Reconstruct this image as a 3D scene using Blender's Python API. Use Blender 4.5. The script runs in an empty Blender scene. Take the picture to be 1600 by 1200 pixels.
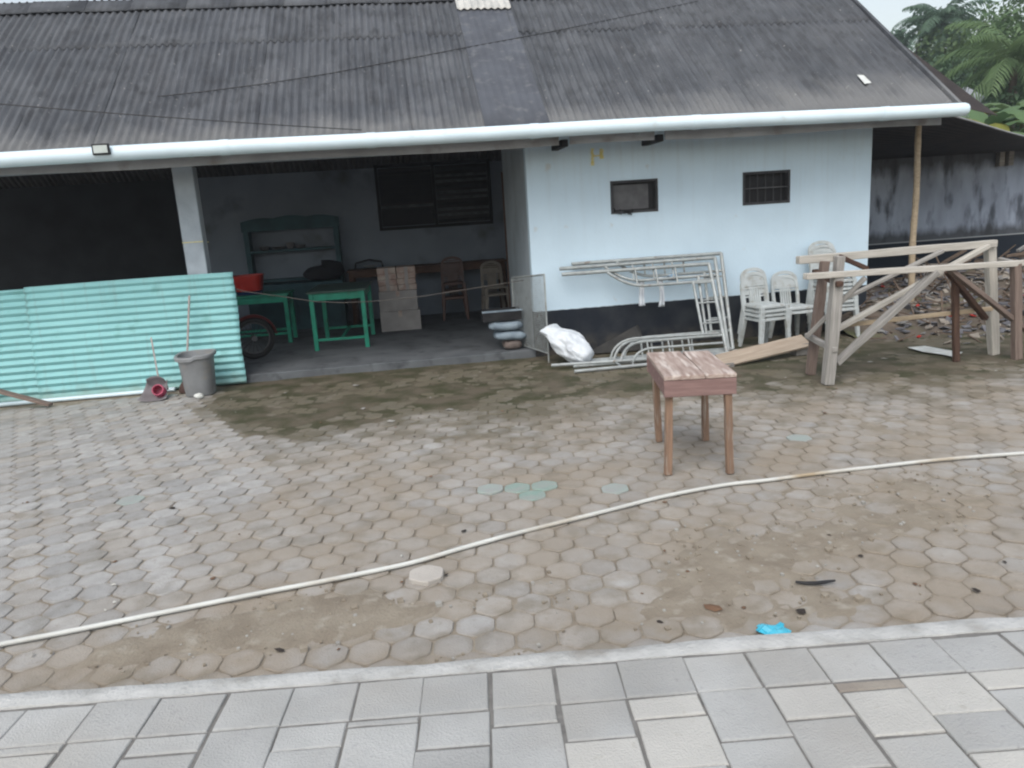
import bpy, bmesh, math, random
import numpy as np
from mathutils import Vector, Matrix
random.seed(7)
rng = np.random.default_rng(11)
scene = bpy.context.scene
COL = scene.collection
R = math.radians

# ------------------------------------------------------------------ camera, sky, sun, exposure
PIT, ROLL, YAW = 0.22142, -0.06453, 0.12909
CAM = Vector((-1.71727, -10.38233, 2.0)); FPX = 1200.0
fw = Vector((math.sin(YAW)*math.cos(PIT), math.cos(YAW)*math.cos(PIT), -math.sin(PIT)))
rt = Vector((math.cos(YAW), -math.sin(YAW), 0)); up = rt.cross(fw)
r2 = rt*math.cos(ROLL) + up*math.sin(ROLL); u2 = -rt*math.sin(ROLL) + up*math.cos(ROLL)
cam = bpy.data.cameras.new('camera'); camo = bpy.data.objects.new('camera', cam); COL.objects.link(camo)
mw = Matrix((r2, u2, -fw)).transposed().to_4x4(); mw.translation = CAM; camo.matrix_world = mw
cam.sensor_width = 36; cam.lens = 36*FPX/1600; cam.clip_start = .05; cam.clip_end = 2000
scene.camera = camo
SUN_EL, SUN_AZ = R(52), R(205)          # azimuth from +Y clockwise
w = bpy.data.worlds.new('World'); scene.world = w; w.use_nodes = True
nt = w.node_tree; bg = nt.nodes['Background']
sky = nt.nodes.new('ShaderNodeTexSky'); sky.sky_type = 'NISHITA'; sky.sun_disc = False
sky.sun_elevation = SUN_EL; sky.sun_rotation = SUN_AZ; sky.dust_density = 3; sky.air_density = 1.5; sky.ozone_density = 1.0
hs = nt.nodes.new('ShaderNodeHueSaturation'); hs.inputs['Saturation'].default_value = .50
nt.links.new(sky.outputs[0], hs.inputs['Color']); nt.links.new(hs.outputs[0], bg.inputs['Color'])
bg.inputs['Strength'].default_value = 0.15
sl = bpy.data.lights.new('sun', 'SUN'); sl.energy = 1.0; sl.angle = R(40); sl.color = (1, .985, .96)
so = bpy.data.objects.new('sun', sl); COL.objects.link(so)
sd = Vector((math.sin(SUN_AZ)*math.cos(SUN_EL), math.cos(SUN_AZ)*math.cos(SUN_EL), math.sin(SUN_EL)))
so.rotation_euler = sd.to_track_quat('Z', 'Y').to_euler(); so.location = (0, -8, 30)
vs = scene.view_settings; vs.view_transform = 'Standard'; vs.look = 'None'; vs.gamma = 1; vs.exposure = 0.45
vs.use_curve_mapping = False
scene.render.engine = 'CYCLES'
try:
    scene.cycles.filter_width = 2.2
    scene.cycles.max_bounces = 8; scene.cycles.diffuse_bounces = 5
except Exception: pass

# ------------------------------------------------------------------ pixel -> place
def ray(u, v): return fw*FPX + r2*(u-800) - u2*(v-600)
def onZ(u, v, z=0): d = ray(u, v); return CAM + d*((z-CAM.z)/d.z)
def onY(u, v, y=0): d = ray(u, v); return CAM + d*((y-CAM.y)/d.y)
SL = .75
def roofz(y): return 3.03 + SL*(y+.75)
def onroof(u, v, lift=0):
    d = ray(u, v); t = (3.03+lift+SL*(CAM.y+.75)-CAM.z)/(d.z-SL*d.y); return CAM + d*t
def to_px(P):
    d = Vector(P)-CAM; z = d.dot(fw)
    if z < .1: return (-9999, -9999)
    return (800+FPX*d.dot(r2)/z, 600-FPX*d.dot(u2)/z)

# ------------------------------------------------------------------ noise
def _h(ix, iy, s):
    n = (ix.astype(np.int64)*374761393 + iy.astype(np.int64)*668265263 + s*1442695041) & 0x7fffffff
    n = ((n ^ (n >> 13))*1274126177) & 0x7fffffff
    return ((n ^ (n >> 16)) & 0xffff)/65535.0
def vnoise(x, y, s=0):
    ix = np.floor(x); iy = np.floor(y); fx = x-ix; fy = y-iy
    fx = fx*fx*(3-2*fx); fy = fy*fy*(3-2*fy)
    a = _h(ix, iy, s); b = _h(ix+1, iy, s); c = _h(ix, iy+1, s); d = _h(ix+1, iy+1, s)
    return (a*(1-fx)+b*fx)*(1-fy) + (c*(1-fx)+d*fx)*fy
def fbm(x, y, s=0, o=4):
    x = np.asarray(x, float); y = np.asarray(y, float)
    t = 0; a = .5; k = 1.0; n = 0
    for i in range(o): t = t + a*vnoise(x*k, y*k, s+i*17); n += a; a *= .5; k *= 2.03
    return t/n
def sstep(a, b, x): t = np.clip((x-a)/(b-a), 0, 1); return t*t*(3-2*t)

# ------------------------------------------------------------------ materials
MATS = {}
def mat(name, c1, c2=None, rough=.85, scale=6., detail=8., spots=None, spot_scale=3., spot_lo=.55, spot_hi=.7,
        bump=.15, bscale=40., metallic=0., spec=.3, coord='World', stretch=(1, 1, 1), rnd=0., contrast=(.35, .65), trans=0., attr=None):
    if name in MATS: return MATS[name]
    m = bpy.data.materials.new(name); m.use_nodes = True; t = m.node_tree; N = t.nodes; L = t.links
    b = N['Principled BSDF']; b.inputs['Roughness'].default_value = rough; b.inputs['Metallic'].default_value = metallic
    b.inputs['Specular IOR Level'].default_value = spec
    if coord == 'World': src = N.new('ShaderNodeNewGeometry').outputs['Position']
    else: src = N.new('ShaderNodeTexCoord').outputs['Object']
    mp = N.new('ShaderNodeMapping'); mp.inputs['Scale'].default_value = stretch; L.new(src, mp.inputs['Vector'])
    vec = mp.outputs[0]
    oi = N.new('ShaderNodeObjectInfo')
    if coord != 'World':
        ad = N.new('ShaderNodeVectorMath'); ad.operation = 'ADD'; L.new(vec, ad.inputs[0])
        ml = N.new('ShaderNodeMath'); ml.operation = 'MULTIPLY'; ml.inputs[1].default_value = 37.; L.new(oi.outputs['Random'], ml.inputs[0])
        L.new(ml.outputs[0], ad.inputs[1]); vec = ad.outputs[0]
    def noise(sc, dt=8.):
        n = N.new('ShaderNodeTexNoise'); n.inputs['Scale'].default_value = sc; n.inputs['Detail'].default_value = dt
        L.new(vec, n.inputs['Vector']); return n.outputs['Fac']
    def ramp(f, lo, hi):
        r = N.new('ShaderNodeMapRange'); r.inputs['From Min'].default_value = lo; r.inputs['From Max'].default_value = hi; r.clamp = True
        L.new(f, r.inputs['Value']); return r.outputs[0]
    def mix(f, a, bb):
        x = N.new('ShaderNodeMix'); x.data_type = 'RGBA'
        if isinstance(f, float): x.inputs[0].default_value = f
        else: L.new(f, x.inputs[0])
        for i, q in ((6, a), (7, bb)):
            if isinstance(q, tuple): x.inputs[i].default_value = (*q, 1)
            else: L.new(q, x.inputs[i])
        return x.outputs[2]
    c2 = c2 or tuple(v*.75 for v in c1)
    col = mix(ramp(noise(scale, detail), *contrast), c1, c2)
    if spots: col = mix(ramp(noise(spot_scale, 9.), spot_lo, spot_hi), col, spots)
    if rnd:
        rs = oi.outputs['Random']
        if attr:
            an = N.new('ShaderNodeAttribute'); an.attribute_name = attr; rs = an.outputs['Fac']
        r = N.new('ShaderNodeMapRange'); r.inputs['To Min'].default_value = 1-rnd; r.inputs['To Max'].default_value = 1+rnd; L.new(rs, r.inputs['Value'])
        v = N.new('ShaderNodeVectorMath'); v.operation = 'SCALE'; L.new(col, v.inputs[0]); L.new(r.outputs[0], v.inputs['Scale']); col = v.outputs[0]
    L.new(col, b.inputs['Base Color'])
    if trans:
        b.inputs['Transmission Weight'].default_value = 0
        tb = N.new('ShaderNodeBsdfTranslucent'); L.new(col, tb.inputs['Color'])
        ms = N.new('ShaderNodeMixShader'); ms.inputs[0].default_value = trans
        L.new(b.outputs[0], ms.inputs[1]); L.new(tb.outputs[0], ms.inputs[2]); L.new(ms.outputs[0], N['Material Output'].inputs['Surface'])
    if bump:
        bn = N.new('ShaderNodeBump'); bn.inputs['Strength'].default_value = bump; bn.inputs['Distance'].default_value = .02
        L.new(noise(bscale, 6.), bn.inputs['Height']); L.new(bn.outputs[0], b.inputs['Normal'])
    m['_tools'] = 0
    MATS[name] = m
    m_tools[name] = (N, L, b, mix, ramp, noise, src, col)
    return m
m_tools = {}

def recolor(name, fn):
    """extra layers on top of a material's colour: fn(N, L, mix, ramp, noise, src, col) -> colour socket"""
    N, L, b, mix, ramp, noise, src, col = m_tools[name]
    c = fn(N, L, mix, ramp, noise, src, col); L.new(c, b.inputs['Base Color']); m_tools[name] = (N, L, b, mix, ramp, noise, src, c)

def sep(N, L, src):
    s = N.new('ShaderNodeSeparateXYZ'); L.new(src, s.inputs[0]); return s.outputs
def math_(N, L, op, a, b=None):
    n = N.new('ShaderNodeMath'); n.operation = op
    for i, q in enumerate((a, b)):
        if q is None: continue
        if isinstance(q, (int, float)): n.inputs[i].default_value = q
        else: L.new(q, n.inputs[i])
    return n.outputs[0]

WALL = mat('white_wall_paint', (.60, .745, .85), (.545, .68, .78), rough=.8, scale=1.3, spots=(.5, .52, .52), spot_scale=5., spot_lo=.66, spot_hi=.80, bump=.12, bscale=25.)
def dado(N, L, mix, ramp, noise, src, col):
    x, y, z = sep(N, L, src)
    wob = math_(N, L, 'MULTIPLY', noise(9.), .02)
    zz = math_(N, L, 'ADD', z, wob)
    # rain-dust streaks right under the eave
    mpn = N.new('ShaderNodeMapping'); mpn.inputs['Scale'].default_value = (7, 1, .5); L.new(src, mpn.inputs['Vector'])
    st = N.new('ShaderNodeTexNoise'); st.inputs['Scale'].default_value = 1.6; st.inputs['Detail'].default_value = 7; L.new(mpn.outputs[0], st.inputs['Vector'])
    f = math_(N, L, 'MULTIPLY', ramp(st.outputs['Fac'], .5, .75), ramp(z, 1.2, 2.8))
    f = math_(N, L, 'MULTIPLY', f, .22)
    c = mix(f, col, (.36, .37, .36))
    chip = ramp(noise(38., 4.), .70, .73)
    c = mix(math_(N, L, 'MULTIPLY', chip, .6), c, (.3, .3, .3))
    dn = mix(ramp(noise(3.), .4, .7), (.012, .016, .024), (.03, .034, .04))
    splash = math_(N, L, 'MULTIPLY', ramp(z, .30, .0), ramp(noise(6.), .35, .6))
    dn = mix(math_(N, L, 'MULTIPLY', splash, .6), dn, (.12, .10, .075))
    return mix(ramp(zz, .641, .630), c, dn)
recolor('white_wall_paint', dado)
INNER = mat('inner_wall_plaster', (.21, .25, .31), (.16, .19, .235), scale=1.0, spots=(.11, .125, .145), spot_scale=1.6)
SHADEW = mat('shade_toned_back_wall', (.026, .029, .034), (.016, .018, .021), scale=2.)  # left bay's back wall: the unlit bay's shade is put into this colour
CONC = mat('slab_concrete', (.13, .14, .15), (.085, .092, .10), scale=2.4, spots=(.06, .065, .07), spot_scale=5., bump=.25)
PILL = mat('pillar_paint', (.42, .48, .53), (.34, .39, .44), scale=5., bump=.2)
ROOF = mat('weathered_roof_sheet', (.063, .068, .077), (.096, .101, .11), scale=1.6, spots=(.050, .053, .058), spot_scale=4.5, spot_lo=.5, spot_hi=.72, rnd=.10, bump=.3, bscale=55.)
def roofdust(N, L, mix, ramp, noise, src, col):
    x, y, z = sep(N, L, src)
    mpn = N.new('ShaderNodeMapping'); mpn.inputs['Scale'].default_value = (9, 1.0, .7); L.new(src, mpn.inputs['Vector'])
    st = N.new('ShaderNodeTexNoise'); st.inputs['Scale'].default_value = 2.0; st.inputs['Detail'].default_value = 8; L.new(mpn.outputs[0], st.inputs['Vector'])
    c = mix(math_(N, L, 'MULTIPLY', ramp(st.outputs['Fac'], .45, .75), .5), col, (.13, .14, .155))
    c = mix(math_(N, L, 'MULTIPLY', ramp(st.outputs['Fac'], .45, .25), .5), c, (.05, .05, .056))
    e = math_(N, L, 'ADD', ramp(y, -.05, -.8), math_(N, L, 'MULTIPLY', noise(2.2), 1.2))
    e = math_(N, L, 'ADD', e, math_(N, L, 'MULTIPLY', ramp(x, .5, 4.5), .35))
    c = mix(math_(N, L, 'MULTIPLY', ramp(e, 1.05, 1.65), .75), c, (.19, .192, .192))
    c = mix(math_(N, L, 'MULTIPLY', ramp(noise(17., 3.), .70, .76), .7), c, (.36, .35, .33))
    return c
recolor('weathered_roof_sheet', roofdust)
ROOFS = mat('smooth_roof_sheet', (.092, .10, .117), (.07, .075, .088), scale=2.5, spots=(.125, .13, .14), spot_scale=7.)
SKYL = mat('pale_skylight_sheet', (.55, .54, .50), (.40, .40, .38), scale=5., rough=.6)
PVC = mat('white_pvc', (.70, .84, .91), (.63, .755, .82), rough=.45, scale=2., spots=(.45, .46, .45), spot_scale=3.5, spot_lo=.66, spot_hi=.85, bump=.03, spec=.4)
FASC = mat('fascia_paint', (.40, .41, .43), (.31, .32, .335), scale=2.5, spots=(.25, .24, .23), spot_scale=4.)
DARKW = mat('dark_timber', (.018, .018, .02), (.011, .011, .013), scale=5.)
BROWNW = mat('brown_timber', (.11, .065, .045), (.06, .035, .028), coord='Object', stretch=(1, 9, 9), scale=4.)
BLUEW = mat('blue_green_cabinet_paint', (.03, .085, .105), (.02, .055, .07), scale=4., rough=.6)
GREENW = mat('green_table_paint', (.02, .26, .17), (.015, .19, .125), scale=6., rough=.45, spots=(.05, .12, .09), spot_scale=9., spot_lo=.62, spot_hi=.75, bump=.06)
GREEND = mat('worn_table_top', (.05, .09, .075), (.03, .06, .05), scale=6., rough=.5)
TEAL = mat('mint_corrugated_metal', (.26, .54, .55), (.235, .50, .51), rough=.5, scale=1.6, spots=(.15, .36, .34), spot_scale=4., spot_lo=.60, spot_hi=.78, bump=.03, spec=.4)
def sheetdirt(N, L, mix, ramp, noise, src, col):
    x, y, z = sep(N, L, src)
    e = math_(N, L, 'ADD', ramp(z, .30, .0), math_(N, L, 'MULTIPLY', noise(7., 8.), .9))
    c = mix(math_(N, L, 'MULTIPLY', ramp(e, .85, 1.35), .6), col, (.17, .21, .16))
    mpn = N.new('ShaderNodeMapping'); mpn.inputs['Scale'].default_value = (14, 1, .9); L.new(src, mpn.inputs['Vector'])
    st = N.new('ShaderNodeTexNoise'); st.inputs['Scale'].default_value = 1.2; st.inputs['Detail'].default_value = 8; L.new(mpn.outputs[0], st.inputs['Vector'])
    return mix(math_(N, L, 'MULTIPLY', ramp(st.outputs['Fac'], .56, .74), .32), c, (.22, .30, .29))
recolor('mint_corrugated_metal', sheetdirt)
CHAIRM = mat('dirty_white_plastic', (.47, .505, .51), (.39, .42, .42), rough=.5, scale=7., spots=(.30, .29, .26), spot_scale=12., spot_lo=.55, spot_hi=.75, bump=.03, rnd=.06)
CHAIRB = mat('brown_plastic', (.10, .055, .045), (.07, .04, .035), rough=.45, scale=7., bump=.03)
CHAIRT = mat('tan_plastic', (.26, .24, .21), (.2, .18, .16), rough=.45, scale=7., bump=.03)
STEEL = mat('galvanised_tube', (.40, .43, .43), (.30, .32, .32), rough=.5, metallic=.25, scale=9., spots=(.22, .19, .16), spot_scale=14., spot_lo=.58, spot_hi=.75, bump=.1)
GREYW = mat('raw_grey_timber', (.33, .315, .295), (.22, .21, .195), coord='Object', stretch=(1, 14, 14), scale=3.5, bump=.3, bscale=18., rnd=.15)
PALEW = mat('fresh_pale_timber', (.50, .475, .43), (.39, .365, .325), coord='Object', stretch=(1, 14, 14), scale=3.5, bump=.2, bscale=18., rnd=.08)
REDW = mat('reddish_timber', (.21, .16, .135), (.14, .105, .09), coord='Object', stretch=(1, 12, 12), scale=3.5, bump=.2, bscale=18., rnd=.1)
TABW = mat('pinkish_hardwood', (.43, .345, .30), (.28, .205, .175), coord='Object', stretch=(10, 1.2, 10), scale=3., spots=(.60, .53, .48), spot_scale=2., spot_lo=.55, spot_hi=.7, bump=.3, bscale=14., rnd=.06)
TABF = mat('dark_pink_hardwood', (.27, .175, .16), (.20, .125, .115), coord='Object', stretch=(1.2, 10, 10), scale=3., bump=.3, bscale=14.)
TABL = mat('table_leg_timber', (.27, .175, .12), (.17, .11, .08), coord='Object', stretch=(1, 12, 12), scale=3., spots=(.40, .35, .30), spot_scale=3., bump=.3, bscale=14., rnd=.1)
BAMB = mat('dry_bamboo', (.45, .36, .25), (.34, .27, .19), coord='Object', stretch=(1.5, 9, 9), scale=4., rough=.55)
PLANK = mat('tan_plank', (.40, .33, .26), (.31, .25, .195), coord='Object', stretch=(1, 12, 12), scale=3.)
BLACK = mat('black_metal', (.012, .012, .014), (.02, .02, .022), rough=.5)
GREYP = mat('grey_plastic', (.26, .27, .28), (.205, .21, .215), rough=.55, scale=5., spots=(.28, .27, .25), spot_scale=7.)
RED = mat('red_plastic', (.45, .03, .02), (.36, .025, .02), rough=.4)
PINK = mat('pink_plastic', (.42, .06, .12), (.3, .05, .09), rough=.5)
BLUE = mat('bright_blue_plastic', (.04, .42, .58), (.10, .46, .60), rough=.35, scale=12.)
NAVY = mat('navy_plastic', (.02, .04, .12), (.015, .03, .09), rough=.5)
SACK = mat('white_woven_sack', (.70, .74, .78), (.58, .62, .66), rough=.6, scale=9., spots=(.40, .42, .45), spot_scale=6., spot_lo=.6, spot_hi=.75, bump=.35, bscale=22.)
SACKB = mat('pale_blue_sack', (.25, .31, .36), (.15, .19, .23), rough=.6, scale=7., bump=.3, bscale=20.)
SACKR = mat('brownish_sack', (.19, .15, .135), (.12, .10, .09), scale=7., bump=.3, bscale=20.)
CARD = mat('grey_carton', (.33, .315, .31), (.26, .25, .245), scale=5.)
CARDR = mat('reddish_carton', (.30, .20, .175), (.42, .36, .32), scale=9.)
RUST = mat('rusty_sheet', (.045, .035, .032), (.028, .023, .022), scale=4., bump=.3)
TAR = mat('tarred_sheet', (.022, .022, .026), (.035, .032, .034), rough=.6, scale=3.)
MOULD = mat('mouldy_wall_paint', (.36, .41, .50), (.25, .285, .35), scale=1.6, spots=(.085, .097, .12), spot_scale=2.6, spot_lo=.50, spot_hi=.66, bump=.3, stretch=(1.6, 1, .55))
def dado2(N, L, mix, ramp, noise, src, col):
    x, y, z = sep(N, L, src)
    e = math_(N, L, 'ADD', ramp(z, 1.35, .95), math_(N, L, 'MULTIPLY', noise(3.), .9))
    c = mix(math_(N, L, 'MULTIPLY', ramp(e, .95, 1.35), .85), col, (.045, .047, .05))
    e2 = math_(N, L, 'ADD', ramp(z, 1.9, 2.5), math_(N, L, 'MULTIPLY', noise(2.6), .9))
    c = mix(math_(N, L, 'MULTIPLY', ramp(e2, .85, 1.25), .8), c, (.06, .063, .07))
    c = mix(ramp(z, .905, .90), c, (.30, .32, .33))
    return mix(ramp(z, .882, .878), c, (.014, .02, .03))
recolor('mouldy_wall_paint', dado2)
ROPE = mat('old_string', (.12, .11, .10), (.09, .08, .075))
YEL = mat('yellow_marker_paint', (.62, .54, .16), (.70, .66, .40), scale=20., rough=.7)
CABLE = mat('black_cable', (.02, .02, .022), (.03, .03, .03), rough=.5)
PAPER = mat('pale_scrap_sheet', (.66, .68, .66), (.52, .53, .5), scale=9.)

# ------------------------------------------------------------------ objects and meshes
def wmat(o):
    m = o.matrix_basis.copy()
    if o.parent: m = wmat(o.parent) @ o.matrix_parent_inverse @ m
    return m
def link(o, parent=None):
    COL.objects.link(o)
    if parent: o.parent = parent; o.matrix_parent_inverse = wmat(parent).inverted()
    return o
def tag(o, label=None, cat=None, group=None, kind=None):
    if label: o['label'] = label
    if cat: o['category'] = cat
    if group: o['group'] = group
    if kind: o['kind'] = kind
    return o
def empty(name, loc, label=None, cat=None, group=None, rz=0):
    o = bpy.data.objects.new(name, None); o.location = loc; o.rotation_euler = (0, 0, rz); o.empty_display_size = .1
    link(o); return tag(o, label, cat, group)
def mesh(name, V, F, m, smooth=False):
    me = bpy.data.meshes.new(name); me.from_pydata([tuple(v) for v in V], [], F); me.update()
    for q in (m if isinstance(m, (list, tuple)) else [m]): me.materials.append(q)
    if smooth: me.polygons.foreach_set('use_smooth', [True]*len(me.polygons))
    return me
def obj(name, me, parent=None, mw=None, bevel=0):
    o = bpy.data.objects.new(name, me)
    if mw is not None: o.matrix_basis = mw
    link(o, parent)
    if bevel:
        b = o.modifiers.new('bevel', 'BEVEL'); b.width = bevel; b.segments = 2; b.limit_method = 'ANGLE'
    return o
class MB:
    def __init__(s): s.V = []; s.F = []; s.MI = []
    def add(s, V, F, mi=0):
        o = len(s.V); s.V += [tuple(v) for v in V]; s.F += [tuple(i+o for i in f) for f in F]; s.MI += [mi]*len(F); return s
    def box(s, a, b, mi=0):
        x0, y0, z0 = a; x1, y1, z1 = b
        return s.add([(x0, y0, z0), (x1, y0, z0), (x1, y1, z0), (x0, y1, z0), (x0, y0, z1), (x1, y0, z1), (x1, y1, z1), (x0, y1, z1)],
                     [(0, 3, 2, 1), (4, 5, 6, 7), (0, 1, 5, 4), (1, 2, 6, 5), (2, 3, 7, 6), (3, 0, 4, 7)], mi)
    def obox(s, c, ax, ay, az, mi=0):
        c, ax, ay, az = map(Vector, (c, ax, ay, az)); V = []
        for k in (-1, 1):
            for i, j in ((-1, -1), (1, -1), (1, 1), (-1, 1)): V.append(c+ax*i*.5+ay*j*.5+az*k*.5)
        return s.add(V, [(0, 3, 2, 1), (4, 5, 6, 7), (0, 1, 5, 4), (1, 2, 6, 5), (2, 3, 7, 6), (3, 0, 4, 7)], mi)
    def bar(s, p, q, w_, h_, mi=0, upv=(0, 0, 1), taper=1.):
        p, q = Vector(p), Vector(q); d = (q-p).normalized(); u_ = Vector(upv)
        if abs(d.dot(u_)) > .97: u_ = Vector((0, 1, 0))
        sx = d.cross(u_).normalized(); sy = sx.cross(d); V = []
        for c, t in ((p, 1.), (q, taper)):
            for i, j in ((-1, -1), (1, -1), (1, 1), (-1, 1)): V.append(c+sx*i*w_*.5*t+sy*j*h_*.5*t)
        return s.add(V, [(0, 3, 2, 1), (4, 5, 6, 7), (0, 1, 5, 4), (1, 2, 6, 5), (2, 3, 7, 6), (3, 0, 4, 7)], mi)
    def tube(s, pts, r, n=10, mi=0, caps=True):
        pts = [Vector(p) for p in pts]; V = []; F = []; prev = None
        for i, p in enumerate(pts):
            d = (pts[min(i+1, len(pts)-1)]-pts[max(i-1, 0)]).normalized()
            if prev is None:
                a = Vector((0, 0, 1)) if abs(d.z) < .9 else Vector((1, 0, 0)); sx = d.cross(a).normalized()
            else: sx = (prev - d*prev.dot(d)).normalized()
            prev = sx; sy = d.cross(sx); rr = r[i] if isinstance(r, (list, tuple)) else r
            for k in range(n): a = 2*math.pi*k/n; V.append(p+sx*math.cos(a)*rr+sy*math.sin(a)*rr)
        for i in range(len(pts)-1):
            for k in range(n): F.append((i*n+k, i*n+(k+1) % n, (i+1)*n+(k+1) % n, (i+1)*n+k))
        if caps: F.append(tuple(range(n-1, -1, -1))); F.append(tuple((len(pts)-1)*n+k for k in range(n)))
        return s.add(V, F, mi)
    def lathe(s, prof, c=(0, 0, 0), n=24, sq=0, mi=0, capb=True):
        V = []; F = []; c = Vector(c)
        for r_, z in prof:
            for k in range(n):
                a = 2*math.pi*k/n; ca, sa = math.cos(a), math.sin(a)
                if sq: g = (abs(ca)**sq+abs(sa)**sq)**(-1/sq); ca, sa = ca*g, sa*g
                V.append(c+Vector((ca*r_, sa*r_, z)))
        for i in range(len(prof)-1):
            for k in range(n): F.append((i*n+k, i*n+(k+1) % n, (i+1)*n+(k+1) % n, (i+1)*n+k))
        if capb: F.append(tuple(range(n-1, -1, -1)))
        return s.add(V, F, mi)
    def grid(s, nu, nv, fn, mi=0):
        V = [fn(i/(nu-1), j/(nv-1)) for j in range(nv) for i in range(nu)]
        F = [(j*nu+i, j*nu+i+1, (j+1)*nu+i+1, (j+1)*nu+i) for j in range(nv-1) for i in range(nu-1)]
        return s.add(V, F, mi)
    def mesh(s, name, m, smooth=False):
        me = mesh(name, s.V, s.F, m, smooth); me.polygons.foreach_set('material_index', s.MI)
        if smooth:
            try: me.set_sharp_from_angle(angle=R(42))
            except Exception: pass
        return me
    def build(s, name, m, parent=None, smooth=False, bevel=0, mw=None): return obj(name, s.mesh(name, m, smooth), parent, mw, bevel)
def beam(name, p, q, w_, h_, m, parent=None, bevel=.006, upv=(0, 0, 1), rough=.0):
    """a squared timber with its length along its own X (grain follows)"""
    p, q = Vector(p), Vector(q); d = (q-p); Lg = d.length; d.normalize(); u_ = Vector(upv)
    if abs(d.dot(u_)) > .97: u_ = Vector((0, 1, 0))
    sy = u_.cross(d).normalized(); sz = d.cross(sy)
    M4 = Matrix((d, sy, sz)).transposed().to_4x4(); M4.translation = (p+q)/2
    n = 7; b = MB(); V = []; F = []
    for i in range(n):
        x = -Lg/2+Lg*i/(n-1); k = 1+random.uniform(-rough, rough); oy = random.uniform(-rough, rough)*w_*.4; oz = random.uniform(-rough, rough)*h_*.4
        for a, c in ((-1, -1), (1, -1), (1, 1), (-1, 1)): V.append((x, oy+a*w_*.5*k, oz+c*h_*.5*k))
    for i in range(n-1):
        for k in range(4): F.append((i*4+k, i*4+(k+1) % 4, (i+1)*4+(k+1) % 4, (i+1)*4+k))
    F.append((3, 2, 1, 0)); F.append(tuple((n-1)*4+k for k in range(4)))
    b.add(V, F); return b.build(name, m, parent, False, bevel, M4)
def dup(root, loc, rz=0, label=None, tilt=(0, 0)):
    r = root.copy(); COL.objects.link(r); r.location = loc; r.rotation_euler = (tilt[0], tilt[1], rz)
    if label: r['label'] = label
    for ch in list(root.children):
        c = ch.copy(); COL.objects.link(c); c.parent = r
        for g_ in list(ch.children):
            d = g_.copy(); COL.objects.link(d); d.parent = c
    return r
ORD = ['topmost', 'second from the top', 'third from the top', 'fourth from the top', 'fifth from the top', 'sixth from the top', 'seventh from the top', 'eighth from the top', 'ninth from the top']

# ------------------------------------------------------------------ ground
KA = -.105; KE = Vector((math.cos(KA), math.sin(KA))); KN = Vector((-KE.y, KE.x))     # along the kerb / towards the building
def kerbpt(s_, n_, z=0): v = KE*s_+KN*n_; return Vector((v.x, v.y, z))
EARTH = mat('bare_earth', (.20, .155, .11), (.14, .11, .08), scale=2., spots=(.09, .10, .05), spot_scale=.4, bump=.3)
g = MB().add([(-600, -600, -.08), (600, -600, -.08), (600, 900, -.08), (-600, 900, -.08)], [(0, 1, 2, 3)]).build('ground', EARTH); tag(g, 'bare brown earth around the yard and beyond the buildings', 'ground', kind='structure')

def moss_mask(x, y):
    n = fbm(x*1.3, y*1.3, 3); n2 = fbm(x*5, y*5, 9)
    edge = -2.85 - .16*np.clip(x-1.0, 0, 9) + (n-.5)*1.3 + (n2-.5)*.7
    m = .38*sstep(edge-1.7, edge-.1, y)+.62*sstep(edge-.6, edge+.7, y)
    left = -4.25 + np.clip((-1.3-y)*.52, 0, 1.2) + (n2-.5)*.25
    return m*sstep(left-.12, left+.20, x)
def dirt_mask(x, y):
    n = fbm(x*1.7+5, y*1.7, 21); n2 = fbm(x*6, y*6, 33)
    def blob(cx, cy, rx, ry): return np.exp(-(((x-cx)/rx)**2+((y-cy)/ry)**2))
    b = blob(-2.75, -6.62, .75, .26)*1.0+blob(-2.1, -6.7, .55, .22)*.8+blob(.15, -6.55, .65, .32)*1.0+blob(-.55, -6.9, .6, .25)*.75+blob(1.2, -6.0, 1.0, .5)*.55 \
        + blob(-1.45, -4.7, .4, .12)*.5+blob(-1.95, -5.0, .2, .1)*.9+blob(-1.1, -3.6, .9, .35)*.7+blob(1.9, -4.2, 1.2, .6)*.5+blob(-3.3, -6.8, .5, .15)*.6+blob(-.2, -7.2, 2.2, .13)*.65+blob(1.3, -6.3, 1.9, .8)*.14+blob(-.9, -6.5, 1.2, .5)*.25+blob(2.4, -5.0, 1.6, .7)*.3
    return np.clip(b*1.25 + (n-.52)*1.4 + (n2-.5)*1.3 - .24, 0, 1)
nx, ny = 440, 200
X0, X1, Y0, Y1 = -10.5, 11.5, -8.2, 1.8
gx, gy = np.meshgrid(np.linspace(X0, X1, nx), np.linspace(Y0, Y1, ny))
mm = moss_mask(gx, gy); dd = dirt_mask(gx, gy)
cover = np.clip(np.maximum(mm*(.24+.85*fbm(gx*2.2, gy*2.2, 61)), dd), 0, 1)
hh = -.0085 + .0150*sstep(.40, 1.0, cover) + (fbm(gx*7, gy*7, 41)-.5)*.006 + (fbm(gx*15, gy*15, 51)-.5)*.005
hh = np.where(gy > -.02, np.minimum(hh, .02), hh)
kn = gx*KN.x+gy*KN.y
hh = np.where(kn < -7.5, -.05, hh)
V = np.stack([gx, gy, hh], -1).reshape(-1, 3)
I = np.arange(nx*ny).reshape(ny, nx)
F = np.stack([I[:-1, :-1], I[:-1, 1:], I[1:, 1:], I[1:, :-1]], -1).reshape(-1, 4)
SOIL = mat('yard_soil', (.265, .23, .18), (.205, .172, .132), scale=5., spots=(.32, .29, .24), spot_scale=9., bump=.45, bscale=60.)
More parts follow.
